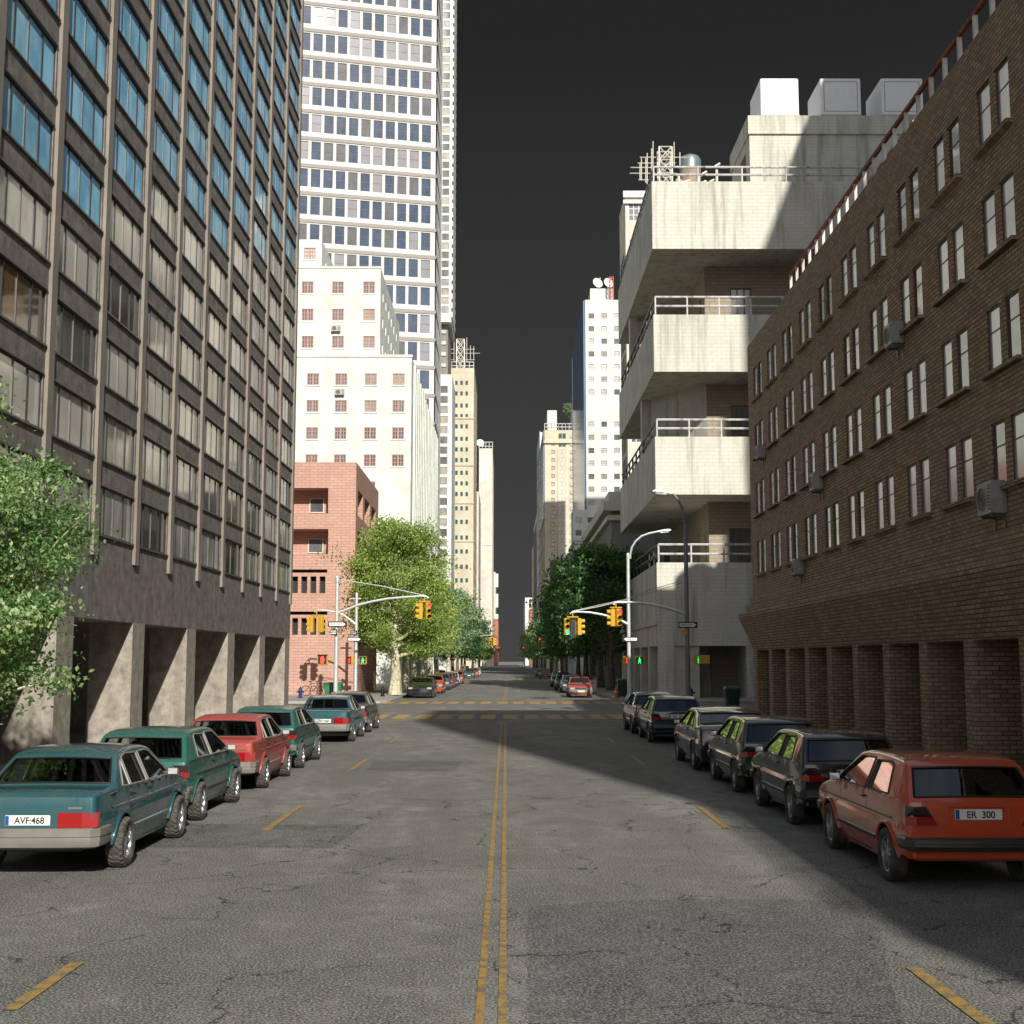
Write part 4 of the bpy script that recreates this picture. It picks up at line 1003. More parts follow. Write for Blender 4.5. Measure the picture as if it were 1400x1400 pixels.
# ------------------------------------------------------------------ street furniture
def signal_head(parent,loc,rz,lit,face_mats=None,s=1.0):
    """three-lamp head, lamps facing local -Y after rz"""
    e=MB(); T=Matrix.Translation(loc)@Matrix.Rotation(rz,4,'Z')@Matrix.Scale(s,4)
    e.bbox((0,0,0),(.34,.24,1.06),.03,0,T)
    for k in range(3): e.bbox((0,-.125,.35-.35*k),(.31,.03,.31),.02,0,T)
    h=e.build('signal_head',M['sig_yellow'],parent)
    for k in range(3):
        v=MB(); z=.35-.35*k
        Tl=T@Matrix.Translation((0,-.143,z))@Matrix.Rotation(PI/2,4,'X')
        n=18; on=(lit==k)
        v.add([(.125*math.cos(2*PI*i/n),.125*math.sin(2*PI*i/n),.0) for i in range(n)],[tuple(range(n))],1,False,Tl)
        # visor: open-bottomed hood
        vs=[];fs=[]
        for i in range(13):
            a=R(-35)+R(250)*i/12
            vs+=[(.135*math.cos(a),.135*math.sin(a),-.005),(.135*math.cos(a),.135*math.sin(a),.2)]
        fs=[(2*i,2*i+2,2*i+3,2*i+1) for i in range(12)]
        v.add(vs,fs,0,False,Tl)
        c=v.build('lamp',[M['sig_yellow'],M[['red_on','sig_yellow','green_on'][k]] if on else M['lens_off']],h)
    return h
def cluster(pole,p,heads,s=1.0):
    for (dx,dy,rz,lit) in heads: signal_head(pole,(p[0]+dx*s,p[1]+dy*s,p[2]-.86*s),rz,lit,None,s)
    m=MB(); x,y,z=p
    m.tube([(x,y,z),(x,y,z-.2*s)],.04*s,6); m.bbox((x,y,z-.26*s),(.75*s,.16*s,.1*s),.03); m.build('hanger',M['sig_yellow'],pole)
def onesign(pole,loc,w,h,right=True,rz=0,txt=True):
    m=MB(); T=Matrix.Translation(loc)@Matrix.Rotation(rz,4,'Z'); m.bbox((0,0,0),(w,.02,h),.008,0,T)
    q=-1 if not right else 1; a=h*.30; L_=w*.44
    pts=[(-L_*q,-a),(L_*.55*q,-a),(L_*.55*q,-a*1.35),(L_*q,0),(L_*.55*q,a*1.35),(L_*.55*q,a),(-L_*q,a)]
    if q<0: pts=pts[::-1]
    m.prismy(pts,-.016,-.0105,1,T); o=m.build('one_way_sign',[M['sign_black'],M['sign_white']],pole)
    if txt:
        me=text_mesh('ONE WAY',h*.42,M['sign_black']); t=bpy.data.objects.new('lettering',me); col.objects.link(t); t.parent=o; t.location=(loc[0]-.05*w*q,loc[1],loc[2]); t.location=Vector(loc)+Matrix.Rotation(rz,3,'Z')@Vector((-.08*w*q,-.019,0)); t.rotation_euler=(0,0,rz)
    return o
def walk(pole,loc,rz,state,s=1.0):
    m=MB(); T=Matrix.Translation(loc)@Matrix.Rotation(rz,4,'Z')@Matrix.Scale(s,4)
    m.bbox((0,.06,0),(.5,.2,.5),.03,0,T); m.b2(-.2,.2,-.045,-.041,-.2,.2,1,T)
    m.b2(-.25,.25,-.16,-.041,.25,.262,0,T); 
    o=m.build('walk_signal',[M['sig_yellow'],M['black']],pole); m=MB()
    if state=='hand':
        m.prismy([(-.07,-.17),(.06,-.17),(.09,-.02),(.12,.04),(.10,.06),(.06,.02),(.06,.14),(.04,.17),(.02,.14),(.0,.18),(-.03,.14),(-.06,.15),(-.08,.1),(-.09,0)],-.05,-.046,0,T)
        m.build('hand_symbol',M['hand_on'],o)
    elif state=='walk':
        for poly in ([(-.03,.11),(.0,.09),(.03,.11),(.03,.16),(0,.18),(-.03,.16)],[(-.03,-.02),(.03,-.02),(.05,.08),(-.02,.08)],[(-.03,-.02),(.0,-.02),(-.06,-.18),(-.10,-.18)],[(.0,-.02),(.03,-.02),(.10,-.17),(.06,-.18)],[(-.02,.07),(-.1,-.0),(-.07,-.02),(.0,.05)],[(.04,.08),(.11,.0),(.09,-.02),(.02,.05)]):
            m.prismy(poly,-.05,-.046,0,T)
        m.build('walk_symbol',M['walk_on'],o)
    return o
def arc_pts(a,b,rise,n=12):
    a=Vector(a);b=Vector(b); r=[]
    for i in range(n+1):
        t=i/n; p=a.lerp(b,t); p.z=a.z+(b.z-a.z)*(1-(1-t)**2.2)+0*rise; r.append(p)
    return r
def pole_obj(name,x,y,h,r,label,cat,mat='galv'):
    e=empty(name,(x,y,.152),0,label,cat); m=MB(); m.lathe([(r*2.4,0),(r*2.4,.06),(r*1.5,.22),(r*1.15,.3)],16); m.tube([(0,0,.25),(0,0,h)],[r*1.1,r*.85],12); m.lathe([(r*.95,h-.02),(r*.8,h+.1),(0,h+.16)],12); m.build('pole',M[mat],e); return e
# NW pole with the long arm over the avenue
Ya=76; b0=P(459.5,900,Ya); top=P(461,790,Ya).z-.152
p1=pole_obj('traffic_signal_pole',b0.x,Ya,top,.125,'tall galvanised signal pole at the red brick corner, long mast arm over the avenue','traffic signal')
def L1(x,y,Y=Ya,base=b0): q=P(x,y,Y); return (q.x-base.x,Y-Ya if base is b0 else 0,q.z-.152)
m=MB(); a=L1(462,838); e_=L1(583,815.5)
m.tube([a]+[L1(x,y) for x,y in ((475,833),(490,827),(510,822),(530,818.5),(555,816.2),(575,815))]+[e_],[.085,.08,.075,.07,.065,.06,.055,.055],8)
m.tube([e_,L1(586,818)],.055,8); m.build('mast_arm',M['galv'],p1)
m=MB(); m.tube([L1(461,792.5),L1(470,793),L1(520,801),L1(583,814.5)],.028,6); m.lathe([(.16,L1(460,793)[2]-.12),(.16,L1(460,793)[2]+.12)],12); m.build('guy_rod',M['galv'],p1)
c=L1(580.5,817); cluster(p1,c,((-.26,0,R(-72),2),(.24,-.05,R(18),0)),.93)
cl=L1(462,853.5); onesign(p1,(cl[0],-.17,cl[2]),25.5*Ya/F,.32,True); cl=L1(457,864.5); onesign(p1,(cl[0],-.16,cl[2]),.5,.34,True,R(-30))
w1=L1(441,902); walk(p1,(w1[0],-.05,w1[2]),0,'hand',1.25); m=MB(); m.tube([w1,(0,0,w1[2])],.03,6); m.build('bracket',M['sig_yellow'],p1)
# second NW pole, further back
Yb_=81; b2=P(486.5,900,Yb_); top=P(487,813,Yb_).z-.152
p2=pole_obj('traffic_signal_pole',b2.x,Yb_,top,.11,'shorter galvanised signal pole just right of the tall one, arm over the cross street','traffic signal')
def L2(x,y,Y=Yb_): q=P(x,y,Y); return (q.x-b2.x,Y-Yb_,q.z-.152)
m=MB(); m.tube([L2(485.5,853),(L2(478,847)),L2(470,841),L2(460,837),L2(445,834.5),L2(433.5,834)],[.07,.065,.06,.055,.05,.05],8); m.tube([L2(433.5,834),L2(430,837)],.045,6); m.tube([L2(478,818.5),L2(494,818.5)],.05,6); m.build('mast_arm',M['galv'],p2)
c=L2(433,836); cluster(p2,c,((-.3,0,R(-100),0),(.28,.0,R(150),9)),.95)
cl=L2(484.5,865); onesign(p2,(cl[0],-.14,cl[2]),.5,.26,True,R(-35)); cl=L2(485,874); onesign(p2,(cl[0],-.16,cl[2]),19*Yb_/F,.28,True)
w1=L2(478.5,903); walk(p2,(w1[0],-.05,w1[2]),R(-50),'hand',1.0); w1=L2(496,903); walk(p2,(w1[0],-.05,w1[2]),0,'walk',1.0); m=MB(); m.tube([L2(480,903),L2(494,903)],.03,6); m.build('bracket',M['sig_yellow'],p2)
# NE lamp post with signal arm
def lamp_arm(par,pts,head,hz,mat='galv',rad=.06):
    m=MB(); m.tube(pts,rad,8); m.build('lamp_arm',M[mat],par)
    m=MB(); x,y,z=head; q=1 if hz>0 else -1
    T=Matrix.Translation(head)@Matrix.Rotation(R(-6)*q,4,'Y')
    secs=[(0,.07,.06),(.25,.12,.10),(.55,.17,.13),(.85,.16,.12),(.95,.10,.05)]
    vs=[];fs=[]
    for (l,w_,h_) in secs:
        for (aa,bb) in ((-1,0),(-.7,.8),(.7,.8),(1,0),(.7,-.45),(-.7,-.45)): vs.append((l*q,aa*w_,bb*h_))
    for i in range(4):
        for j in range(6): fs.append((i*6+j,i*6+(j+1)%6,i*6+6+(j+1)%6,i*6+6+j))
    fs.append(tuple(range(6))); fs.append(tuple(range(24,30))); m.add(vs,fs,0,True,T); o=m.build('lamp_head',M['vent_white'],par,sharp=50)
    m=MB(); m.bbox((.55*q,0,-.07),(.55,.24,.07),.03,0,T); m.build('lens',M['lamp_glass'],o)
Yn=77; b3=P(860,900,Yn); top=P(859,759,Yn).z-.152
p3=pole_obj('street_lamp',b3.x,Yn,top,.115,'pale street lamp curving right at the far right corner, its signal arm over the avenue','street lamp')
def L3(x,y,Y=Yn): q=P(x,y,Y); return (q.x-b3.x,Y-Yn,q.z-.152)
lamp_arm(p3,[L3(861.5,764),L3(862,756),L3(864,748),L3(869,740),L3(877,733),L3(888,729),L3(896,727.5)],L3(896,727.5),1)
m=MB(); m.tube([L3(858,853),L3(848,848),L3(836,843.5),L3(822,840),L3(806,837.2),L3(790,836.5),L3(781,837.5)],[.08,.075,.07,.065,.06,.055,.055],8); m.tube([L3(781,837.5),L3(779,839.5)],.05,6); m.build('mast_arm',M['galv'],p3)
m=MB(); m.tube([L3(859,820),L3(861,819),L3(820,829),L3(783,836)],.03,6); m.tube([L3(861,818.3),L3(820,827),L3(783,835.5)],.02,6); m.build('guy_rod',M['galv'],p3)
c=L3(783,838); cluster(p3,c,((-.38,0,R(12),2),(.40,.05,R(100),9),(.05,.35,R(180),9)),.96)
m=MB(); m.b2(c[0]-.12,c[0]+.18,.12,.16,c[2]-1.5,c[2]-.4); m.build('backplate',M['frame_black'],p3)
cl=L3(861.5,874); onesign(p3,(cl[0],-.16,cl[2]),20*Yn/F,.27,False)
cl=L3(863.5,866); m=MB(); m.bbox((cl[0],-.12,cl[2]),(.12,.1,.22),.02); m.build('push_button',M['frame_black'],p3)
w1=L3(856,903); walk(p3,(w1[0],.05,w1[2]),R(75),'hand',1.0); w1=L3(874,903); walk(p3,(w1[0],-.05,w1[2]),R(5),'walk',1.0); m=MB(); m.tube([L3(856,903),L3(872,903)],.03,6); m.build('bracket',M['sig_yellow'],p3)
# SE lamp post, nearer, dark
Ys=58.8; b4=P(940,900,Ys); top=P(936.5,722,Ys).z-.152
p4=pole_obj('street_lamp',b4.x,Ys,top,.11,'dark weathered street lamp curving left, tallest on the right, its arm carrying a red signal','street lamp','galv_dark')
def L4(x,y,Y=Ys): q=P(x,y,Y); return (q.x-b4.x,Y-Ys,q.z-.152)
lamp_arm(p4,[L4(937,724),L4(935.5,712),L4(934,700),L4(930.5,690),L4(925.5,681),L4(919,674.5)],L4(920,675),-1,'galv_dark')
m=MB(); m.tube([L4(939,840),L4(925,835),L4(905,829.5),L4(885,825.5),L4(865,823.5),L4(845,823.5),L4(840,824)],[.07,.07,.065,.06,.055,.05,.05],8); m.tube([L4(840,824),L4(839,827)],.045,6); m.tube([L4(928,795),L4(944,795.5)],.04,6); m.build('mast_arm',M['galv'],p4)
m=MB(); m.tube([L4(929,795),L4(890,806),L4(842,824)],.012,4); m.tube([L4(934,796),L4(890,810),L4(842,824)],.010,4); m.build('guy_wire',M['galv_dark'],p4)
c=L4(842,825); cluster(p4,c,((-.22,0,R(-80),9),(.16,-.05,R(14),0),(-.16,.18,R(170),9)),.76)
cl=L4(940,854.5); onesign(p4,(cl[0],-.15,cl[2]),26*Ys/F,.28,True)
cl=L4(935.5,865.3); m=MB(); m.bbox((cl[0],-.16,cl[2]),(.26,.02,.22),.01); m.build('notice_plate',M['sig_yellow'],p4)
w1=L4(950,902); walk(p4,(w1[0]+.1,-.05,w1[2]),R(70),'walk',.85); m=MB(); m.bbox((w1[0]+.42,0,w1[2]),(.5,.35,.4),.03); m.tube([(0,0,w1[2]),(w1[0]+.3,0,w1[2])],.03,6); m.build('signal_housing',M['orange'] if False else M['sig_yellow'],p4)
# distant signals over the avenue
def far_signal(Y,x,side,label,lit=0,armx=None):
    bx=8.2*side+(Y-75)*.0035; e=pole_obj('traffic_signal_pole',bx,Y,7.0,.11,label,'traffic signal')
    p=P(x,0,Y); xx_=p.x-bx; m=MB(); m.tube([(0,0,5.2),(xx_*.5,0,5.7),(xx_,0,5.8)],.06,6); m.build('mast_arm',M['galv'],e)
    cluster(e,(xx_,0,5.75-.05),((-.25,0,R(10),lit),(.3,0,R(100),9)),.95); return e
far_signal(176,674,-1,'distant signal pole on the left, arm over the avenue at the second crossing')
far_signal(176,738,1,'distant signal pole on the right, arm over the avenue at the second crossing')
far_signal(285,684,-1,'farthest signal pole on the left, at the third crossing'); far_signal(285,716,1,'farthest signal pole on the right, at the third crossing')
# bins, hydrant, bicycles, bollard
def bin_(px,py,label,mat,w=1.0,d=.8,h=1.05,name='wheeled_bin',Y=None):
    g=PG(px,py,.152) if Y is None else Vector((P(px,py,Y).x,Y,.152)); e=empty(name,(g.x,g.y,.152),0,label,'bin')
    m=MB(); a,b_,k=w/2,d/2,.84
    vs=[(-a*k,-b_*k,.08),(a*k,-b_*k,.08),(a*k,b_*k,.08),(-a*k,b_*k,.08),(-a,-b_,h*.85),(a,-b_,h*.85),(a,b_,h*.85),(-a,b_,h*.85)]
    m.add(vs,[(0,3,2,1),(0,1,5,4),(1,2,6,5),(2,3,7,6),(3,0,4,7)]); m.b2(-a-.03,a+.03,-b_-.03,b_+.03,h*.85,h*.9)
    for k2 in range(3): m.b2(-a*.6+k2*a*.6-.03,-a*.6+k2*a*.6+.03,-b_-.012,-b_*.9,.2,h*.8)
    m.build('body',mat,e); m=MB(); m.add([(-a-.04,-b_-.05,h*.903),(a+.04,-b_-.05,h*.903),(a+.04,b_+.04,h*.905),(-a-.04,b_+.04,h*.905),(-a*.9,-b_*.8,h),(a*.9,-b_*.8,h),(a*.9,b_*.8,h+.03),(-a*.9,b_*.8,h+.03)],[(0,3,2,1),(4,5,6,7),(0,1,5,4),(1,2,6,5),(2,3,7,6),(3,0,4,7)]); m.build('lid',mat,e)
    for (sx,sy) in ((-1,-1),(1,-1),(1,1),(-1,1)):
        m=MB(); m.lathe([(0,-.02),(.07,-.02),(.07,.02),(0,.02)],10,0,Matrix.Translation((sx*a*.7,sy*b_*.7,.07)),'x'); m.build('wheel',M['black'],e)
    return e
bin_(455.5,953,'bright green waste container in front of the red brick wall beside the tall signal pole',M['bin_green'],1.05,.9,.95,'waste_container',Y=79)
bin_(851,953,'dark green mesh litter bin beside the foot of the pale street lamp',M['bin_dark'],.62,.62,1.15,'litter_bin',Y=79.5)
bin_(1001,966,'dark green steel waste container at the corner by the brown brick arcade',M['bin_dark'],.72,.7,.98,'waste_container',Y=64)
bin_(811,945,'black litter bin on the pavement right of the red front facing car',M['black'],.6,.6,1.1,'litter_bin',Y=93)
bin_(602,926,'green waste container behind the far left row of cars',M['bin_dark'],1.0,.8,1.2,'waste_container',Y=148)
bin_(637,920,'small green waste container farther along the left pavement',M['bin_green'],1.2,.9,1.3,'waste_container',Y=252)
def hydrant(x,y,label,mat):
    e=empty('fire_hydrant',(x,y,.152),0,label,'fire hydrant'); m=MB(); m.lathe([(.16,0),(.16,.05),(.11,.07),(.10,.42),(.13,.45),(.13,.5),(.11,.53),(.085,.6),(.03,.65),(.03,.7),(0,.7)],16); m.build('barrel',mat,e)
    m=MB(); m.lathe([(0,-.22),(.055,-.22),(.055,.22),(0,.22)],12,0,Matrix.Translation((0,0,.38)),'x'); m.lathe([(.07,.17),(.07,.23)],12,0,Matrix.Translation((0,0,.38)),'x'); m.build('outlets',mat,e); return e
g=P(410.5,955,79.5); hydrant(g.x,79.5,'dark blue fire hydrant on the far pavement left of the bicycles',M['hyd_blue'])
g=P(523,953,83); hydrant(g.x,83,'small dark hydrant on the pavement corner below the big plane tree',M['bike'])
g=P(945,953,77); hydrant(g.x,77,'black hydrant at the corner of the terraced building arcade',M['bike'])
def bicycle(x,y,rz,label):
    e=empty('bicycle',(x,y,.152),rz,label,'bicycle'); rw=.33
    for sx in (-.52,.52):
        m=MB(); vs=[];fs=[];n=24
        for i in range(n):
            for j in range(6):
                a=2*PI*i/n; c=2*PI*j/6; rr=rw-.02+.02*math.cos(c); vs.append((sx+rr*math.cos(a),.02*math.sin(c),rw+rr*math.sin(a)))
        for i in range(n):
            for j in range(6): fs.append((i*6+j,i*6+(j+1)%6,((i+1)%n)*6+(j+1)%6,((i+1)%n)*6+j))
        m.add(vs,fs)
        for i in range(8): m.tube([(sx,0,rw),(sx+.3*math.cos(i*PI/4),0,rw+.3*math.sin(i*PI/4))],.004,3)
        m.build('wheel',M['bike'],e)
    m=MB()
    for a,c in (((-.52,0,rw),(-.1,0,.32)),((-.52,0,rw),(-.2,0,.8)),((-.1,0,.32),(-.22,0,.9)),((-.2,0,.8),(.36,0,.82)),((-.1,0,.32),(.38,0,.7)),((.52,0,rw),(.34,0,.95))): m.tube([a,c],.018,6)
    m.build('frame',M['bike'],e); m=MB(); m.bbox((-.24,0,.93),(.26,.12,.05),.02); m.build('saddle',M['black'],e); m=MB(); m.tube([(.26,-.25,1.0),(.34,-.2,.98),(.34,.2,.98),(.26,.25,1.0)],.014,6); m.build('handlebar',M['bike'],e)
for x,y,l,a in ((429,84.6,'black bicycle leaning by the red brick wall, nearer the hydrant',.2),(437.5,84.2,'black bicycle by the red brick wall, nearer the green container',-.5)):
    g=P(x,950,y); bicycle(g.x,y,a,l)
g=P(842.5,950,80); e=empty('bollard',(g.x,80,.152),0,'short orange bollard beside the dark green litter bin','bollard'); m=MB(); m.lathe([(.16,0),(.16,.05),(.13,.06),(.12,.5),(.09,.56),(0,.58)],16); m.build('post',M['orange'],e); m=MB(); m.lathe([(.125,.35),(.125,.42)],16); m.build('band',M['sign_white'],e)
# ------------------------------------------------------------------ trees
def leafmat(name,c):
    t=NT(name); t.set(base=c,rough=.55,spec=.3)
    g=t.geo(); n=t.noise(g,1.5,3,.6); t.link(t.ramp(n,[(.3,tuple(x*.75 for x in c)),(.7,tuple(min(1,x*1.3) for x in c))]),t.p.inputs['Base Color'])
    tr=t.N('ShaderNodeBsdfTranslucent'); tr.inputs['Color'].default_value=(c[0]*1.5,c[1]*1.6,c[2]*.7,1); mx=t.N('ShaderNodeMixShader'); mx.inputs[0].default_value=.42
    t.link(t.p.outputs[0],mx.inputs[1]); t.link(tr.outputs[0],mx.inputs[2]); t.link(mx.outputs[0],t.out.inputs['Surface']); return t.m
LEAF={'olive':[leafmat('leaf_olive_a',(.30,.40,.11)),leafmat('leaf_olive_b',(.17,.26,.07)),leafmat('leaf_olive_c',(.42,.50,.18))],
 'near':[leafmat('leaf_green_a',(.21,.31,.14)),leafmat('leaf_green_b',(.11,.21,.065)),leafmat('leaf_green_c',(.40,.50,.28))],
 'blue':[leafmat('leaf_bluish_a',(.25,.35,.21)),leafmat('leaf_bluish_b',(.16,.25,.14)),leafmat('leaf_bluish_c',(.33,.44,.29))],
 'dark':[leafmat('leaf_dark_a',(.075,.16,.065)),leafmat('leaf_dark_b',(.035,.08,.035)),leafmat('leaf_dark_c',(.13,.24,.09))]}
def barkmat(name,a,b):
    t=NT(name); t.set(rough=.9); g=t.geo(); n=t.noise(g,3,5,.65,.4); t.link(t.ramp(n,[(.4,a),(.58,b)]),t.p.inputs['Base Color']); t.link(t.bump(t.noise(t.geo((12,12,3)),1,4),.5,.02),t.p.inputs['Normal']); return t.m
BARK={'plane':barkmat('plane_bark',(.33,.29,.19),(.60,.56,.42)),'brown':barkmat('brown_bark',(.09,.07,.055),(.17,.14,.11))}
def tree_mesh(seed,H,Rc,base,leaf,nl,limbs=26,subs=5,r0=.25,bark='plane',leafset='olive',rc=.75,top=.9,flat=.6,shape=1.0,clampr=None):
    rg=random.Random(seed); tm=MB(); cm=MB()
    wig=[Vector((rg.uniform(-.12,.12)*i*.5,rg.uniform(-.12,.12)*i*.5,H*top*i/8)) for i in range(9)]
    tm.tube(wig,[r0*1.5,r0*1.05]+[r0*(1-.85*(i/8)) for i in range(2,9)],10)
    def at(t): 
        k=min(7.999,t*8); i=int(k); return wig[i].lerp(wig[i+1],k-i)
    tips=[]
    for i in range(limbs):
        t=(base/H/top)+(1-base/H/top)*((i+.5)/limbs)**1.0
        p0=at(min(t,.999)); a=i*2.39996+rg.uniform(-.4,.4); h=(t*top-base/H)/(1-base/H)
        prof_=(math.sin(PI*min(1,max(0,h*.86+.14)))**.7)*(1.08-.30*h)
        L_=Rc*prof_*rg.uniform(.75,1.12)*shape; rise=.30+.9*h
        d=Vector((math.cos(a),math.sin(a),rise)).normalized(); pts=[p0]; 
        for k in range(1,6):
            pts.append(p0+d*(L_*k/5)+Vector((rg.uniform(-.1,.1),rg.uniform(-.1,.1),-.05*k*k*.2*L_*.25+rg.uniform(-.08,.08)))*(L_/3))
        rr=r0*.42*(1-.5*h)
        if clampr:
            for q_i in range(len(pts)):
                hr=math.hypot(pts[q_i].x,pts[q_i].y)
                if hr>clampr: pts[q_i].x*=clampr/hr; pts[q_i].y*=clampr/hr
        tm.tube(pts,[rr*(1-.8*k/5) for k in range(6)],6)
        tips.append(pts[-1]); tips.append(pts[4])
        if rg.random()<.8: tips.append(pts[3])
        for s in range(subs):
            k=rg.uniform(1.6,4.8); i0=int(k); q=pts[i0].lerp(pts[i0+1],k-i0) if i0<5 else pts[5]
            dd=(d+Vector((rg.uniform(-1,1),rg.uniform(-1,1),rg.uniform(-.5,.7)))*.9).normalized()*L_*rg.uniform(.22,.45)
            mid=q+dd*.5+Vector((0,0,.05)); e_=q+dd
            tm.tube([q,mid,e_],[rr*.35,rr*.25,rr*.1],4); tips.append(e_); tips.append(mid) if rg.random()<.5 else None
    tips.append(wig[-1]); tips.append(wig[-1]+Vector((0,0,H*(1-top)*.6)))
    per=max(8,int(nl/len(tips)))
    V=[];Fc=[];Mi=[]
    for tp in tips:
        if clampr:
            hr=math.hypot(tp.x,tp.y)
            if hr>clampr: tp.x*=clampr/hr; tp.y*=clampr/hr
        if tp.z<base*.6: tp.z=base*.6
        tone=rg.choice((0,0,1,1,2)); n=int(per*rg.uniform(.6,1.4)); rr=rc*rg.uniform(.7,1.25)
        for _ in range(n):
            o=Vector((rg.gauss(0,.45),rg.gauss(0,.45),rg.gauss(0,.45*flat)))*rr; c=tp+o
            a=rg.uniform(0,2*PI); nn=Vector((rg.gauss(0,.7),rg.gauss(0,.7),rg.uniform(.1,1.3))).normalized()
            u=nn.cross(Vector((math.cos(a),math.sin(a),0))); u=(u if u.length>1e-3 else Vector((1,0,0))).normalized(); v=nn.cross(u)
            s=leaf*rg.uniform(.7,1.3); b=len(V)
            V+= [c-u*s*.5,c-v*s*.33+nn*s*.08,c+u*s*.5,c+v*s*.33+nn*s*.08]
            Fc.append((b,b+1,b+2,b+3)); Mi.append(tone if rg.random()<.75 else rg.choice((0,1,2)))
    cm.v=[tuple(x) for x in V]; cm.f=Fc; cm.m=Mi; cm.sm=[False]*len(Fc)
    return tm.mesh('trunk',[BARK[bark]]),cm.mesh('crown',LEAF[leafset])
def place_tree(ms,x,y,s,rz,label,group=None,sz=None,z=.15,name='street_tree'):
    e=empty(name,(x,y,z),rz,label,'tree',group); e.scale=(s,s,sz or s)
    for n_,me in zip(('trunk','crown'),ms): o=bpy.data.objects.new(n_,me); col.objects.link(o); o.parent=e
    return e
hero=tree_mesh(11,11.2,4.6,2.4,.17,48000,34,7,.33,'plane','olive',1.0)
t=P(540,950,88); place_tree(hero,t.x,88,1,0,'big mottled plane tree with pale trunk on the corner beside the red brick building')
near=tree_mesh(8,6.0,2.9,.9,.076,150000,46,9,.15,'plane','near',.50,clampr=2.75)
place_tree(near,-8.85,17.4,1,1.4,'leafy green tree reaching in from the left edge in front of the concrete office building')
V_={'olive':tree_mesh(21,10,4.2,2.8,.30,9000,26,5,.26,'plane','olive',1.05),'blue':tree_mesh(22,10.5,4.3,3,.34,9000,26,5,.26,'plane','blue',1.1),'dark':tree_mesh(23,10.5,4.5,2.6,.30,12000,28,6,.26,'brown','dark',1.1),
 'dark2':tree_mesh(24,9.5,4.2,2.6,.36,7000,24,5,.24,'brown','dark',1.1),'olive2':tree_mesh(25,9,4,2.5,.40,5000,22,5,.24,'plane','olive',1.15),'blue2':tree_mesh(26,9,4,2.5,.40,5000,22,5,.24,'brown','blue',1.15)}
ordn=['first','second','third','fourth','fifth','sixth','seventh','eighth','ninth','tenth','eleventh','twelfth','thirteenth','fourteenth','fifteenth','sixteenth']
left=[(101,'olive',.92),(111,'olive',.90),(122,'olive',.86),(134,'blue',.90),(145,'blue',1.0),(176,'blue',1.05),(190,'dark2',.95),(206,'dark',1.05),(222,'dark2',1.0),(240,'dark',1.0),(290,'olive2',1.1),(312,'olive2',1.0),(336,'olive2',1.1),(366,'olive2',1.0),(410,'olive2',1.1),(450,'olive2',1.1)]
for i,(y,k,s) in enumerate(left):
    x=-7.95+(y-75)*.0015; lab={'olive':'olive green plane tree','blue':'bluish green street tree','dark':'dark green street tree','dark2':'dark green street tree','olive2':'small yellow green street tree','blue2':'bluish street tree'}[k]
    place_tree(V_[k],x,y,s,i*1.3,'%s, %s behind the big plane tree on the left pavement'%(lab,ordn[i]),'street trees')
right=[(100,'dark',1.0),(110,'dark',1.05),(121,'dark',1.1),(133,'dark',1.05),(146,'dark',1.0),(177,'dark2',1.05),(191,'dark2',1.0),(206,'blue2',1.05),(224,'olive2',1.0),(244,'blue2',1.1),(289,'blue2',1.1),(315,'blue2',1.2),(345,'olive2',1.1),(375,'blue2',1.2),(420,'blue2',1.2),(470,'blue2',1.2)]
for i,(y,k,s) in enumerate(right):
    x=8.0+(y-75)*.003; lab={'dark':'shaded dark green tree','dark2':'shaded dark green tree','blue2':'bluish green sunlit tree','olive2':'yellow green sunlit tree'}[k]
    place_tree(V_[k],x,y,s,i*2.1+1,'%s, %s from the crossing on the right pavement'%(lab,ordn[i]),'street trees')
# trees outside the frame whose shade dapples the near road and the corner building
place_tree(V_['olive2'],-8.3,-1.0,.72,0,'street tree on the left pavement behind the camera','trees behind the camera'); 
place_tree(V_['olive2'],-8.6,-12,.85,2,'street tree on the left pavement behind the camera','trees behind the camera')
place_tree(V_['dark2'],13.2,66.0,.5,1,'small street tree in the side street beyond the brown brick building') if False else None
p=P(778,558,345); e=place_tree(V_['blue2'],p.x,346,.42,0,'left clipped bush on the roof of the beige apartment tower','roof bushes',z=P(778,566,345).z-1,name='roof_bush'); p=P(793,553,345); place_tree(V_['dark2'],p.x,347,.34,1,'right dark green bush on the roof of the beige apartment tower','roof bushes',z=P(793,561,345).z-1,name='roof_bush')
p=P(822,404,243)
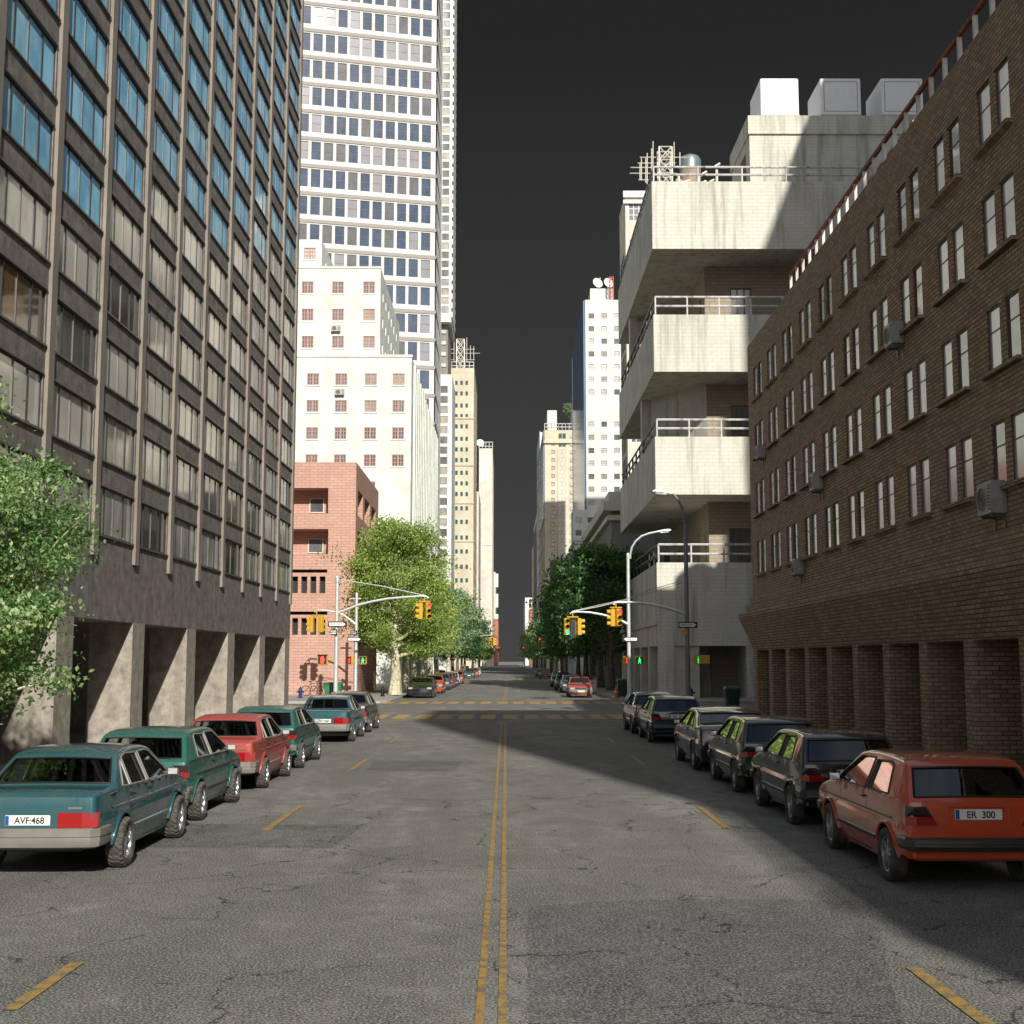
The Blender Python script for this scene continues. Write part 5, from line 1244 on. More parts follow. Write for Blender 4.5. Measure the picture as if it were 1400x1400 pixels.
# ------------------------------------------------------------------ cars
def carpaint(name,c,rough=.28,metal=.0,coat=.9):
    t=NT(name); t.set(base=c,rough=rough,metal=metal,coat=coat,coatr=.04); v=t.coords()
    n=t.noise(v,2.2,5,.6); d=t.ramp(n,[(.4,c),(.75,tuple(x*.8+.03 for x in c))]); t.link(d,t.p.inputs['Base Color'])
    t.link(t.math('ADD',t.math('MULTIPLY',t.noise(v,6,4),.18),rough-.06),t.p.inputs['Roughness']); return t.m
CP={'teal_sedan':carpaint('teal_car_paint',(.03,.11,.135),.24,.3,.8),'green':carpaint('green_car_paint',(.025,.125,.10),.26,.15,.5),'red':carpaint('faded_red_car_paint',(.38,.06,.045),.32,.1,.5),
 'orange':carpaint('orange_car_paint',(.52,.062,.012),.18,0,1),'black':carpaint('black_car_paint',(.012,.011,.012),.07,0,1),'dkgreen':carpaint('dark_green_car_paint',(.010,.055,.025),.08,0,1),'brown':carpaint('dark_brown_car_paint',(.06,.052,.045),.3,.2,.6),
 'silver':carpaint('grey_car_paint',(.10,.11,.12),.25,.5,1),'blue':carpaint('blue_grey_car_paint',(.07,.10,.13),.2,.3,1),'white':carpaint('white_car_paint',(.6,.6,.58),.3,0,1),'dkteal':carpaint('dark_teal_car_paint',(.010,.06,.065),.08,0,1)}
def glassmat(name,tint,fac):
    t=NT(name); gl=t.N('ShaderNodeBsdfGlossy'); gl.inputs['Roughness'].default_value=.02; gl.inputs['Color'].default_value=(.9,.95,1,1)
    tr=t.N('ShaderNodeBsdfTransparent'); tr.inputs['Color'].default_value=(*tint,1); fr=t.N('ShaderNodeFresnel'); fr.inputs['IOR'].default_value=1.6
    f=t.math('ADD',t.math('MULTIPLY',fr.outputs[0],1.0),fac,clamp=True); mx=t.N('ShaderNodeMixShader'); t.link(f,mx.inputs[0]); t.link(tr.outputs[0],mx.inputs[1]); t.link(gl.outputs[0],mx.inputs[2]); t.link(mx.outputs[0],t.out.inputs['Surface']); return t.m
M['car_glass']=glassmat('car_glass',(.72,.76,.74),.0); M['car_glass_dark']=glassmat('tinted_car_glass',(.35,.37,.37),.02)
def rubber():
    t=NT('tyre_rubber'); t.set(base=(.045,.042,.038),rough=.8); v=t.coords(); n=t.noise(v,8,4); t.link(t.ramp(n,[(.35,(.03,.028,.026)),(.7,(.11,.10,.085))]),t.p.inputs['Base Color']); return t.m
M['tyre']=rubber(); M['rim']=simple('alloy_rim',(.42,.44,.47),.3,.8,var=.2,vs=8); M['rim_dark']=simple('rim_recess',(.02,.02,.025),.5,.3)
M['bumper']=simple('grey_bumper_plastic',(.17,.155,.14),.45,var=.15,vs=4); M['bumper_dark']=simple('black_bumper_plastic',(.028,.028,.028),.4,var=.2,vs=4)
M['tail_red']=simple('red_tail_lens',(.30,.006,.008),.12,coat=1); M['tail_dark']=simple('smoked_tail_lens',(.03,.02,.02),.1,coat=1); M['headlamp']=simple('headlamp_glass',(.55,.55,.52),.08,.3,coat=1)
M['seat']=simple('dark_seat_fabric',(.025,.025,.027),.9,var=.2); M['trim']=simple('black_trim',(.012,.012,.012),.4); M['chrome']=simple('mirror_trim',(.30,.29,.28),.25,.6)
M['plate_w']=simple('plate_white',(.72,.72,.68),.35); M['plate_b']=simple('plate_blue',(.01,.06,.35),.4); M['warmtrim']=simple('pale_window_trim',(.30,.28,.25),.4,.3)
_wh={}
def wheel_meshes(r=.3,w=.2,chunky=True):
    k=(r,w,chunky)
    if k in _wh: return _wh[k]
    n=96; vs=[];fs=[]
    prof=[(r*.64,-w*.42),(r*.80,-w*.52),(r*.93,-w*.50),(r*.985,-w*.40),(r,-w*.2),(r,0),(r,w*.2),(r*.985,w*.40),(r*.93,w*.50),(r*.80,w*.52),(r*.64,w*.42)]
    for i in range(n):
        a=2*PI*i/n
        for j,(q,h) in enumerate(prof):
            dq=0
            if j in (2,3,7,8) and chunky and (i%4<2): dq=-.016
            if j in (4,6) and chunky and ((i+2)%4<2): dq=-.012
            vs.append((h,(q+dq)*math.cos(a),(q+dq)*math.sin(a)))
    L_=len(prof)
    for i in range(n):
        for j in range(L_-1): fs.append((i*L_+j,i*L_+j+1,((i+1)%n)*L_+j+1,((i+1)%n)*L_+j))
    m=MB(); m.add(vs,fs,0,False); ty=m.mesh('tyre',[M['tyre']])
    m=MB(); R_=r*.66; m.lathe([(R_,-w*.42),(R_*.93,-w*.3),(R_*.93,w*.25),(R_*1.0,w*.42),(R_*1.03,w*.44),(R_*.92,w*.36),(R_*.90,w*.2)],28,0,None,'x')
    m.lathe([(0,w*.10),(R_*.93,w*.10)],28,1,None,'x')
    for k2 in range(8):
        T=Matrix.Rotation(2*PI*k2/8,4,'X'); m.b2(w*.16,w*.30,-R_*.10,R_*.10,R_*.2,R_*.93,0,T)
    m.lathe([(0,w*.36),(R_*.22,w*.35),(R_*.30,w*.26),(R_*.30,w*.1)],16,0,None,'x')
    rm=m.mesh('rim',[M['rim'],M['rim_dark']]); _wh[k]=(ty,rm); return _wh[k]
def sm_lerp(a,b,t): return a+(b-a)*t
SPEC={
 'hatch':dict(L=3.98,W=1.575,sil=[(.13,.33),(.07,.42),(.05,.60),(.045,.84),(.065,.95),(.095,.975),(.42,1.325),(.50,1.362),(.62,1.388),(1.0,1.408),(1.45,1.412),(1.9,1.395),(2.12,1.365),(2.20,1.338),(2.86,.99),(2.95,.96),(3.25,.915),(3.6,.85),(3.84,.775),(3.90,.72),(3.915,.5),(3.91,.36),(3.86,.22)],rear=(5,6),wind=(13,14),belt=.955,wh=(.72,3.19),r=.30,
   win=[[(.62,.99),(1.42,.975),(1.42,1.31),(.90,1.335),(.80,1.31)],[(1.52,.975),(2.72,.965),(2.58,1.07),(2.10,1.305),(1.98,1.325),(1.52,1.335)]],doors=[(1.47,1.47),(2.62,2.68)],fuel=True),
 'sedan':dict(L=4.20,W=1.57,sil=[(.10,.34),(.03,.42),(.0,.55),(-.01,.78),(.0,.93),(.05,.965),(.3,.985),(.66,1.0),(1.10,1.315),(1.17,1.35),(1.4,1.385),(1.8,1.402),(2.2,1.392),(2.42,1.36),(2.50,1.335),(3.10,.975),(3.2,.945),(3.5,.905),(3.85,.84),(4.06,.765),(4.12,.70),(4.13,.5),(4.12,.36),(4.06,.22)],rear=(7,8),wind=(14,15),belt=.93,wh=(.93,3.40),r=.30,
   win=[[(.90,.975),(1.16,.965),(1.16,1.27),(1.13,1.26)],[(1.22,.965),(1.88,.955),(1.84,1.315),(1.42,1.335),(1.22,1.30)],[(1.96,.955),(2.96,.945),(2.82,1.05),(2.40,1.30),(2.25,1.325),(1.93,1.32)]],doors=[(1.92,1.92),(2.86,2.9),(1.0,1.15)],fuel=False),
 'coupe':dict(L=4.45,W=1.78,sil=[(.12,.22),(.04,.36),(.0,.55),(.02,.78),(.08,.93),(.18,1.0),(.38,1.03),(.52,1.045),(1.08,1.29),(1.22,1.335),(1.6,1.385),(2.0,1.395),(2.3,1.37),(2.46,1.335),(3.25,.985),(3.36,.95),(3.7,.90),(4.05,.82),(4.3,.72),(4.42,.60),(4.45,.45),(4.44,.32),(4.36,.2)],rear=(7,8),wind=(13,14),belt=.95,wh=(.86,3.52),r=.32,
   win=[[(.98,1.0),(1.75,.985),(1.72,1.30),(1.42,1.29)],[(1.83,.985),(3.05,.965),(2.9,1.06),(2.38,1.30),(1.81,1.31)]],doors=[(1.79,1.79),(2.95,3.05)],fuel=False)}
SPEC['hatch']['wh']=(.72,3.19)
def car_proto(kind,detail=True):
    S=SPEC[kind]; L_=S['L']; W=S['W']; hw=W/2; belt=S['belt']; sil=S['sil']; r=.055
    yc=L_/2
    def fx(y,z):
        t=abs(y-yc)/(L_/2); px=hw*(1-.055*max(0,(t-.62)/.38)**2.2)
        if z>belt: px-= (z-belt)*.42+.0
        else:
            px-= .02*max(0,(z-.66)/(belt-.66))**1.5
        if z<.5: px-=.07*((.5-z)/.3)**1.5
        if abs(z-.64)<.012: px+=.006
        return px
    parts=[]   # (name, MB, mats, children)
    n=len(sil); P2=[Vector(p) for p in sil]
    nor=[]
    for i in range(n):
        t=(P2[min(i+1,n-1)]-P2[max(i-1,0)]).normalized(); nor.append(Vector((-t.y,t.x)))   # outward (up) for path going rear->front over the top
    ins=[P2[i]-nor[i]*r for i in range(n)]
    # side panel by constrained triangulation
    rw=S['r']+.065; bottom=[]
    zb=.21
    pts=[]; 
    loop=[tuple(p) for p in ins]
    # dense outline sampling on top edge
    out=[]
    for i in range(len(loop)-1):
        out.append(loop[i])
    out.append(loop[-1])
    fw_,rw_=S['wh'][1],S['wh'][0]
    bot=[(loop[-1][0]-.02,zb)]
    def arch(c):
        a0=math.asin((zb-S['r'])/rw) if abs((zb-S['r'])/rw)<1 else 0
        return [(c+rw*math.cos(a),S['r']+rw*math.sin(a)) for a in [a0+(PI-2*a0)*k/16 for k in range(17)]]
    bot+=arch(fw_); bot+=[(fw_-rw-.3,zb),(yc,zb),(rw_+rw+.3,zb)]; ar_=arch(rw_); zr_=loop[0][1]-.01; bot+=[q for i_,q in enumerate(ar_) if i_<9 or q[1]>=zr_]; bot+=[(rw_-math.sqrt(max(0,rw*rw-(zr_-S['r'])**2))-.002,zr_)]
    outline=out+bot
    verts=list(outline); edges=[(i,(i+1)%len(outline)) for i in range(len(outline))]
    holes=[]
    def dens(poly,k=3):
        o=[]
        for i in range(len(poly)):
            a=poly[i];b=poly[(i+1)%len(poly)]
            for q in range(k): o.append((a[0]+(b[0]-a[0])*q/k,a[1]+(b[1]-a[1])*q/k))
        return o
    for hpoly in S['win']:
        hp=dens(hpoly); b0=len(verts); verts+=hp; edges+=[(b0+i,b0+(i+1)%len(hp)) for i in range(len(hp))]; holes.append(hp)
    def inside(p,poly):
        c=False; j=len(poly)-1
        for i in range(len(poly)):
            if (poly[i][1]>p[1])!=(poly[j][1]>p[1]) and p[0]<(poly[j][0]-poly[i][0])*(p[1]-poly[i][1])/(poly[j][1]-poly[i][1]+1e-12)+poly[i][0]: c=not c
            j=i
        return c
    # belt polyline
    k0=None
    gy=[.12+.16*i for i in range(int(L_/.16))]
    for y in gy:
        for z in (.30,.42,.5,.58,.628,.64,.652,.75,.84,belt-.012,belt,belt+.012,1.05,1.2):
            p=(y,z)
            if inside(p,outline) and not any(inside(p,h) for h in holes):
                d=min((Vector(p)-Vector(q)).length for q in verts[:len(outline)])
                dh=min([9]+[(Vector(p)-Vector(q)).length for h in holes for q in h])
                if d>.03 and dh>.02: verts.append(p)
    v2,e2,f2,_,_,_=delaunay_2d_cdt([Vector(v) for v in verts],edges,[],0,1e-5)
    side=MB(); V3=[(fx(v.x,v.y),v.x,v.y) for v in v2]; F3=[]
    for f_ in f2:
        c=sum((v2[i] for i in f_),Vector((0,0)))/len(f_)
        if inside(c,outline) and not any(inside(c,h) for h in holes): F3.append(tuple(f_))
    # orient outward
    def orient(V,F,sx):
        o=[]
        for f_ in F:
            a,b_,c=[Vector(V[i]) for i in f_[:3]]; nn=(b_-a).cross(c-a)
            o.append(f_ if nn.x*sx>0 else f_[::-1])
        return o
    side.add(V3,orient(V3,F3,1),0,True); Vm=[(-x,y,z) for x,y,z in V3]; side.add(Vm,orient(Vm,F3,-1),0,True)
    # hole reveals
    for h in holes:
        for sx in (-1,1):
            o_=[(sx*fx(y,z),y,z) for y,z in h]; c=Vector((sum(p[0] for p in h)/len(h),sum(p[1] for p in h)/len(h)))
            i_=[(sx*(fx(y,z)-.03),y,z) for y,z in h]; k=len(h)
            side.add(o_+i_,[(i,(i+1)%k,k+(i+1)%k,k+i) for i in range(k)],1,False)
    # edge roll and top skin
    K=4; ring=[]
    skin=side
    cols_=[-1,-.8,-.55,-.28,0,.28,.55,.8,1]
    rows_=[]
    for i in range(n):
        row=[]
        w_in=fx(ins[i].x,ins[i].y)
        arc=[]
        for k in range(K+1):
            a=PI/2*k/K; arc.append((w_in-r+r*math.cos(a), ins[i]+nor[i]*r*math.sin(a)))
        full=[]
        for (x,p) in arc: full.append((-x,p.x,p.y))
        wt=w_in-r
        rear=i<=4
        for c in cols_[1:-1]:
            bul=(.022 if 1.0<P2[i].y else .012)*(1-c*c)
            if i<S['rear'][0]: bul=.02*(1-c*c)
            p=P2[i]+nor[i]*bul; 
            if i>=n-4: p=P2[i]+nor[i]*(.06*(1-c*c))
            full.append((c*wt,p.x,p.y))
        for (x,p) in reversed(arc): full.append((x,p.x,p.y))
        rows_.append(full)
    C_=len(rows_[0]); vs=[q for row in rows_ for q in row]; fs=[]; gl={}
    for i in range(n-1):
        for j in range(C_-1):
            f_=(i*C_+j,(i+1)*C_+j,(i+1)*C_+j+1,i*C_+j+1)
            if (i,i+1) in (S['rear'],S['wind']) and K<=j<C_-1-K: gl.setdefault(i,[]).append(j); continue
            fs.append(f_[::-1])
    skin.add(vs,fs,0,True)
    glass=[]
    for i,js in gl.items():
        A=[Vector(q) for q in rows_[i][K:C_-K]]; B=[Vector(q) for q in rows_[i+1][K:C_-K]]
        nn=Vector((0,nor[i].x,nor[i].y)); seg=(P2[i+1]-P2[i]); nn=Vector((0,-seg.y,seg.x)).normalized()
        tm0,tm1=(.07,.08); xm=.065
        def pt(s,t):  # s -1..1 t 0..1
            q=(s+1)/2*(len(A)-1); k=min(len(A)-2,int(q)); fr=q-k; a=A[k].lerp(A[k+1],fr); b_=B[k].lerp(B[k+1],fr); return a.lerp(b_,t)
        ss=[-1,-1+xm]+[-1+xm+(2-2*xm)*k/8 for k in range(1,8)]+[1-xm,1]; tt=[0,tm0,.5,1-tm1,1]
        g=MB(); gv=[pt(s,t) for t in tt for s in ss]; n_s=len(ss); fb=[];fg=[]
        for a in range(4):
            for c in range(n_s-1):
                f_=(a*n_s+c,a*n_s+c+1,(a+1)*n_s+c+1,(a+1)*n_s+c)
                if 1<=a<=2 and 1<=c<n_s-2: fg.append(f_)
                else: fb.append(f_)
        skin.add(gv,fb,0,True)
        g.add([q-nn*.008 for q in gv],fg,0,True)
        # rubber surround
        s_=MB(); bd=[pt(s,tm0) for s in ss[1:-1]]+[pt(1-xm,t) for t in (.5,1-tm1)]+[pt(s,1-tm1) for s in reversed(ss[1:-2])]+[pt(-1+xm,.5)]
        bd.append(bd[0]); s_.tube([q+nn*.002 for q in bd],.013,5,0,None,False)
        glass.append(('rear_window' if (i,i+1)==S['rear'] else 'windscreen',g,s_))
    # floor + dark inner box closes the wheel wells
    ib=MB(); ib.b2(-hw+.24,hw-.24,.16,L_-.16,.3,.62); ib.b2(-hw+.1,hw-.1,rw_+rw+.06,fw_-rw-.06,.215,.5); ib.b2(-hw+.12,hw-.12,.15,rw_-rw-.03,.35,.62); ib.b2(-hw+.1,hw-.1,fw_+rw+.03,L_-.16,.23,.55); ib.b2(-hw+.12,hw-.12,fw_-.35,fw_+.5,.64,.70)
    parts.append(('body',side,['PAINT',M['trim']],[])); parts.append(('underbody',ib,[M['black']],[]))
    for (nm,g,s_) in glass: parts.append((nm,g,['GLASS'],[('seal',s_,[M['trim']])]))
    for h in S['win']:
        for sx in (-1,1):
            hp=dens(h,1); g=MB(); V=[(sx*(fx(y,z)-.022),y,z) for y,z in hp]; g.add(V,[tuple(range(len(V)))]); s_=MB(); q=[(sx*(fx(y,z)+.001),y,z) for y,z in dens(h,4)]; q.append(q[0]); s_.tube(q,.012,5,0,None,False)
            parts.append(('side_window',g,['GLASS'],[('window_trim',s_,['WTRIM'])]))
    # trims: door gaps, mouldings, arch lips
    dg=MB()
    def ribbon(mb,pts2,wd,off=.002,m=0):
        for sx in (-1,1):
            for a,b_ in zip(pts2[:-1],pts2[1:]):
                a=Vector(a);b_=Vector(b_); t=(b_-a)
                if t.length<1e-6: continue
                t.normalize(); nn=Vector((-t.y,t.x))*wd/2
                q=[a+nn,b_+nn,b_-nn,a-nn]; mb.add([(sx*(fx(p.x,p.y)+off),p.x,p.y) for p in q],[(0,1,2,3) if sx>0 else (3,2,1,0)],m)
    for (yt,yb) in S['doors'][:2]: ribbon(dg,[(yt,belt-.005),(yt,.8),(yt+(yb-yt)*.5,.6),(yb,.42),(yb,.24)],.010)
    if len(S['doors'])>2: ribbon(dg,[(1.15,belt-.005),(1.17,.75),(1.30,.60),(rw_+rw+.06,.45),(rw_+rw+.08,.24)],.010)
    ribbon(dg,[(S['doors'][0][1],.25),(S['doors'][1][1],.25)],.010)
    parts.append(('door_gaps',dg,[M['trim']],[]))
    md=MB(); 
    for sx in (-1,1):
        for (ya,yb,zz_,hh) in ((.5,L_-.35,.735 if kind=='hatch' else .76,.012),(rw_+rw+.05,fw_-rw-.05,.44,.03)):
            if kind=='coupe': continue
            N_=14; v_=[];
            for k in range(N_+1):
                y=ya+(yb-ya)*k/N_
                for dz,dx in ((-hh,0),(-hh*.6,.012),(hh*.6,.012),(hh,0)): v_.append((sx*(fx(y,zz_+dz)+dx-.001),y,zz_+dz))
            md.add(v_,[((k*4+j),(k*4+j+1),(k*4+5+j),(k*4+4+j)) for k in range(N_) for j in range(3)],0)
    if md.v: parts.append(('side_moulding',md,['PAINT'] if kind=='sedan' else [M['trim']],[]))
    al=MB()
    for c in (rw_,fw_):
        for sx in (-1,1):
            q=[(sx*(fx(c+rw*math.cos(a),max(.24,S['r']+rw*math.sin(a)))+.004),c+(rw+.0)*math.cos(a),S['r']+(rw)*math.sin(a)) for a in [R(3)+R(174)*k/20 for k in range(21)]]
            al.tube(q,.022,6)
    parts.append(('wheel_arch_lips',al,['PAINT'],[]))
    # bumpers
    def bumper(y_end,dirn,z0,z1,ret,mat):
        wv=hw+.012; e=y_end; d=dirn   # d=-1 rear, +1 front
        path=[(-wv+.02,e-d*ret),(-wv,e-d*.20),(-wv+.015,e+d*.00),(-wv+.10,e+d*.075),(-wv*.5,e+d*.105),(0,e+d*.115),(wv*.5,e+d*.105),(wv-.10,e+d*.075),(wv-.015,e),(wv,e-d*.20),(wv-.02,e-d*ret)]
        prof=[(-.09,z1),(-.02,z1),(.0,z1-.02),(.006,z1-(z1-z0)*.42),(-.006,z1-(z1-z0)*.46),(.0,z0+(z1-z0)*.38),(-.015,z0+.015),(-.05,z0),(-.10,z0)]
        m=MB(); vs=[]; k=len(prof); cpt=Vector((0,e-d*.5))
        for i,p in enumerate(path):
            p=Vector(p); t=(Vector(path[min(i+1,len(path)-1)])-Vector(path[max(i-1,0)])).normalized(); nn=Vector((t.y,-t.x))
            if nn.dot(p-cpt)<0: nn=-nn
            for (o_,z) in prof: q=p+nn*o_; vs.append((q.x,q.y,z))
        fs=[(i*k+j,i*k+j+1,(i+1)*k+j+1,(i+1)*k+j) for i in range(len(path)-1) for j in range(k-1)]
        m.add(vs,fs,0,True); return m
    bz=(.43,.575) if kind=='hatch' else (.355,.585) if kind=='sedan' else (.30,.50)
    if kind!='coupe':
        parts.append(('rear_bumper',bumper(.05,-1,bz[0],bz[1],rw_-rw-.07+.0 if kind=='hatch' else .48,None),['BUMPER'],[])); parts.append(('front_bumper',bumper(L_-.12,1,bz[0],bz[1],.24,None),['BUMPER'],[]))
        m=MB(); m.bbox((0,.12,.375),(W*.88,.12,.11),.03)
        if kind=='hatch': parts.append(('rear_valance',m,['PAINT'],[]))
    # lights
    def plate_on(poly,y,d,thick,mat,sx): # poly in x,z on rear/front face
        m=MB(); q=[(sx*x,z) for x,z in poly]; q=q if sx>0 else q[::-1]
        if d<0: m.prismy(q,y-thick,y+.05,0)
        else: m.prismy(q[::-1] if False else q,y-.05,y+thick,0)
        return m
    for sx in (-1,1):
        if kind=='hatch':
            lo=MB(); x0,x1=.50,.795
            def pr(mb,poly,mi,th=.022):
                q=[(sx*x,z) for x,z in poly]; q=q if sx>0 else q[::-1]; yo=[.045-th-.012*(abs(x)<.7)+ (.038 if abs(x)>.70 else 0) for x,z in q]; k=len(q)
                vs=[(x,yo[i],z) for i,(x,z) in enumerate(q)]+[(x,.14,z) for x,z in q]
                mb.add(vs,[tuple(range(k)),tuple(range(2*k-1,k-1,-1))]+[((i+1)%k,i,k+i,k+(i+1)%k) for i in range(k)],mi)
            pr(lo,[(.44,.71),(.66,.71),(.765,.71),(.765,.80),(.66,.80),(.485,.80)],0); pr(lo,[(.487,.803),(.66,.803),(.765,.803),(.762,.91),(.66,.91),(.555,.91)],1)
            parts.append(('tail_light',lo,[M['tail_red'],M['tail_dark']],[]))
        elif kind=='sedan':
            lo=MB()
            q=[(.33,.59),(.60,.59),(.765,.59),(.765,.76),(.60,.76),(.33,.76)]
            q=[(sx*x,z) for x,z in q]; q=q if sx>0 else q[::-1]; k=6
            yo=[(-.03 if abs(x)<.7 else .012) for x,z in q]
            vs=[(x,yo[i],z) for i,(x,z) in enumerate(q)]+[(x,.10,z) for x,z in q]
            lo.add(vs,[tuple(range(k)),tuple(range(2*k-1,k-1,-1))]+[((i+1)%k,i,k+i,k+(i+1)%k) for i in range(k)],0); parts.append(('tail_light',lo,[M['tail_red']],[]))
        else:
            lo=MB(); q=[(.45,.72),(.80,.70),(.84,.88),(.47,.86)]; q=[(sx*x,z) for x,z in q]; q=q if sx>0 else q[::-1]
            yo=[(-.02 if abs(x)<.7 else .16) for x,z in q]; vs=[(x,yo[i],z) for i,(x,z) in enumerate(q)]+[(x,.25,z) for x,z in q]
            lo.add(vs,[(0,1,2,3),(7,6,5,4),(1,0,4,5),(2,1,5,6),(3,2,6,7),(0,3,7,4)],0); parts.append(('tail_light',lo,[M['tail_red']],[]))
        hl=MB(); ye=L_-.055; zc=.60 if kind!='coupe' else .64
        yf=sil[-3][0] if kind!='coupe' else 4.36
        hl.bbox((sx*(.55 if kind!='coupe' else .62),yf-.01,zc+.02),(.32,.15,.14),.025); parts.append(('headlight',hl,[M['headlamp']],[]))
    g=MB(); g.bbox((0,L_-.075,.62 if kind!='coupe' else .58),(.80 if kind!='coupe' else .7,.14,.13),.02); gc=MB()
    for k in range(4): gc.b2(-.38,.38,L_-.003,L_+.004,.575+k*.028,.582+k*.028)
    parts.append(('grille',g,[M['trim']],[('grille_bars',gc,[M['chrome']])]))
    # rear plate / front plate
    for (yy,d) in ((None,-1),(None,1)):
        zc={'hatch':.825,'sedan':.675,'coupe':.60}[kind] if d<0 else (.44)
        y0={'hatch':.045-.024,'sedan':-.01-.020,'coupe':-.028}[kind] if d<0 else L_+ (.058 if kind!='coupe' else .02)
        m=MB(); T=Matrix.Translation((0,y0,zc))@Matrix.Rotation(0 if d<0 else PI,4,'Z'); m.bbox((0,0,0),(.50,.012,.115),.004,0,T); m.b2(-.245,-.205,-.0085,-.0065,-.052,.052,1,T)
        parts.append(('number_plate',m,[M['plate_w'],M['plate_b']],[('PLATE',T)] if d<0 else []))
    if kind=='hatch':
        m=MB()
        m.b2(-.33,.33,.043-.028,.06,.905,.92); m.b2(-.33,-.315,.043-.022,.06,.75,.905); m.b2(.315,.33,.043-.022,.06,.75,.905); parts.append(('plate_recess_lip',m,['PAINT'],[]))
    if kind=='sedan':
        m=MB(); m.bbox((0,-.022,.675),(.66,.02,.178),.004); parts.append(('plate_panel',m,['PAINT'],[]))
        m=MB(); m.lathe([(0,-.004),(.016,-.004),(.016,.004)],12,0,Matrix.Translation((0,-.022,.855))@Matrix.Rotation(PI/2,4,'X')); parts.append(('boot_lock',m,[M['trim']],[]))
        m=MB(); m.b2(.44,.60,-.026,-.018,.80,.825); parts.append(('boot_badge',m,[M['chrome']],[]))
    # mirrors, handles
    ym=S['win'][-1][1][0]-.18
    for sx in (-1,1):
        x=fx(ym,belt+.05); m=MB(); m.bbox((sx*(x+.11),ym+.02,belt+.06),(.14,.08,.10),.03); m.tube([(sx*(x-.02),ym+.05,belt+.04),(sx*(x+.08),ym+.02,belt+.05)],.02,6); q=MB(); q.bbox((sx*(x+.11),ym-.023,belt+.06),(.12,.008,.08),.003)
        parts.append(('wing_mirror',m,['MIRROR'],[('mirror_glass',q,[M['headlamp']])]))
    hy=[S['doors'][0][0]+.14]+([1.30] if kind=='sedan' else [])
    if kind!='sedan': hy=[S['doors'][0][0]+.13]
    for y in hy:
        for sx in (-1,1):
            m=MB(); x=fx(y,.86); m.bbox((sx*(x+.012),y,belt-.085),(.035,.15,.032),.01); parts.append(('door_handle',m,[M['trim']],[]))
    # cabin
    for sx in (-1,1):
        m=MB(); T=Matrix.Translation((sx*.36,yc+.02,0)); m.bbox((0,.1,.50),(.48,.52,.2),.06,0,T); T2=T@Matrix.Translation((0,-.2,.52))@Matrix.Rotation(R(10),4,'X'); m.bbox((0,0,.33),(.46,.14,.66),.05,0,T2); m.bbox((0,0,.76),(.26,.09,.18),.04,0,T2); parts.append(('front_seat',m,[M['seat']],[]))
    m=MB(); yr=S['wh'][0]+.42; m.bbox((0,yr+.25,.48),(1.2,.5,.2),.05); m.bbox((0,yr-.02,.74),(1.2,.14,.46),.05); parts.append(('rear_seat',m,[M['seat']],[]))
    m=MB(); yw=sil[S['wind'][1]][0]; m.bbox((0,yw-.22,.80),(1.3,.42,.22),.06); parts.append(('dashboard',m,[M['seat']],[]))
    m=MB(); T=Matrix.Translation((-.36,yw-.52,.88))@Matrix.Rotation(R(65),4,'X'); pts=[T@Vector((.18*math.cos(a),.18*math.sin(a),0)) for a in [2*PI*k/20 for k in range(21)]]; m.tube(pts,.014,6,0,None,False); m.tube([T@Vector((-.18,0,0)),T@Vector((.18,0,0))],.016,5); parts.append(('steering_wheel',m,[M['seat']],[]))
    if kind=='hatch':
        m=MB(); m.bbox((0,.36,.90),(1.2,.4,.03),.01); parts.append(('parcel_shelf',m,[M['seat']],[]))
    return parts
PROTO={}
_plates={}
def plate_mesh(txt):
    if txt not in _plates: _plates[txt]=text_mesh(txt,.104,M['sign_black'],'registration',.0012,.92)
    return _plates[txt]
_cmesh={}
def make_car(kind,paint,x,y,rz,label,group,bumper='bumper',glass='car_glass',wtrim='warmtrim',mirror='chrome',stance=.045,chunky=True,plate='ER  300',steer=0):
    """(x,y) is the middle of the rear bumper on the ground, car pointing along +Y before rz"""
    if kind not in PROTO: PROTO[kind]=car_proto(kind)
    S=SPEC[kind]; root=empty('parked_car',(x,y,0),rz,label,'car',group); root.scale=(1,1,.962)
    def mats(l): return [CP[paint] if q=='PAINT' else M[glass] if q=='GLASS' else M[bumper] if q=='BUMPER' else M[wtrim] if q=='WTRIM' else M[mirror] if q=='MIRROR' else q for q in l]
    def mk(nm,mb,ml,par,idx):
        ms=mats(ml); key=(kind,idx,tuple(m_.name for m_ in ms))
        if key not in _cmesh: _cmesh[key]=mb.mesh(nm,ms,32)
        o=bpy.data.objects.new(nm,_cmesh[key]); col.objects.link(o); o.parent=par; return o
    for i,(nm,mb,ml,ch) in enumerate(PROTO[kind]):
        o=mk(nm,mb,ml,root,(i,)); 
        for j,c in enumerate(ch):
            if c[0]=='PLATE':
                t=bpy.data.objects.new('registration',plate_mesh(plate)); col.objects.link(t); t.parent=o; t.matrix_local=c[1]@Matrix.Translation((.022,-.0075,-.004))
            else: mk(c[0],c[1],c[2],o,(i,j))
    ty,rm=wheel_meshes(S['r'],.195 if chunky else .18,chunky)
    for k,yw in enumerate(S['wh']):
        for sx in (-1,1):
            w_=empty('wheel',(sx*(S['W']/2-.075+(stance if chunky else .0)),yw,S['r']),0); w_.parent=root; w_.rotation_euler=(0,0,(0 if sx>0 else PI)+(steer if k else 0))
            for nm,me in (('tyre',ty),('rim',rm)): o=bpy.data.objects.new(nm,me); col.objects.link(o); o.parent=w_
    return root
GL='cars parked along the left kerb'; GR='cars parked along the right kerb'
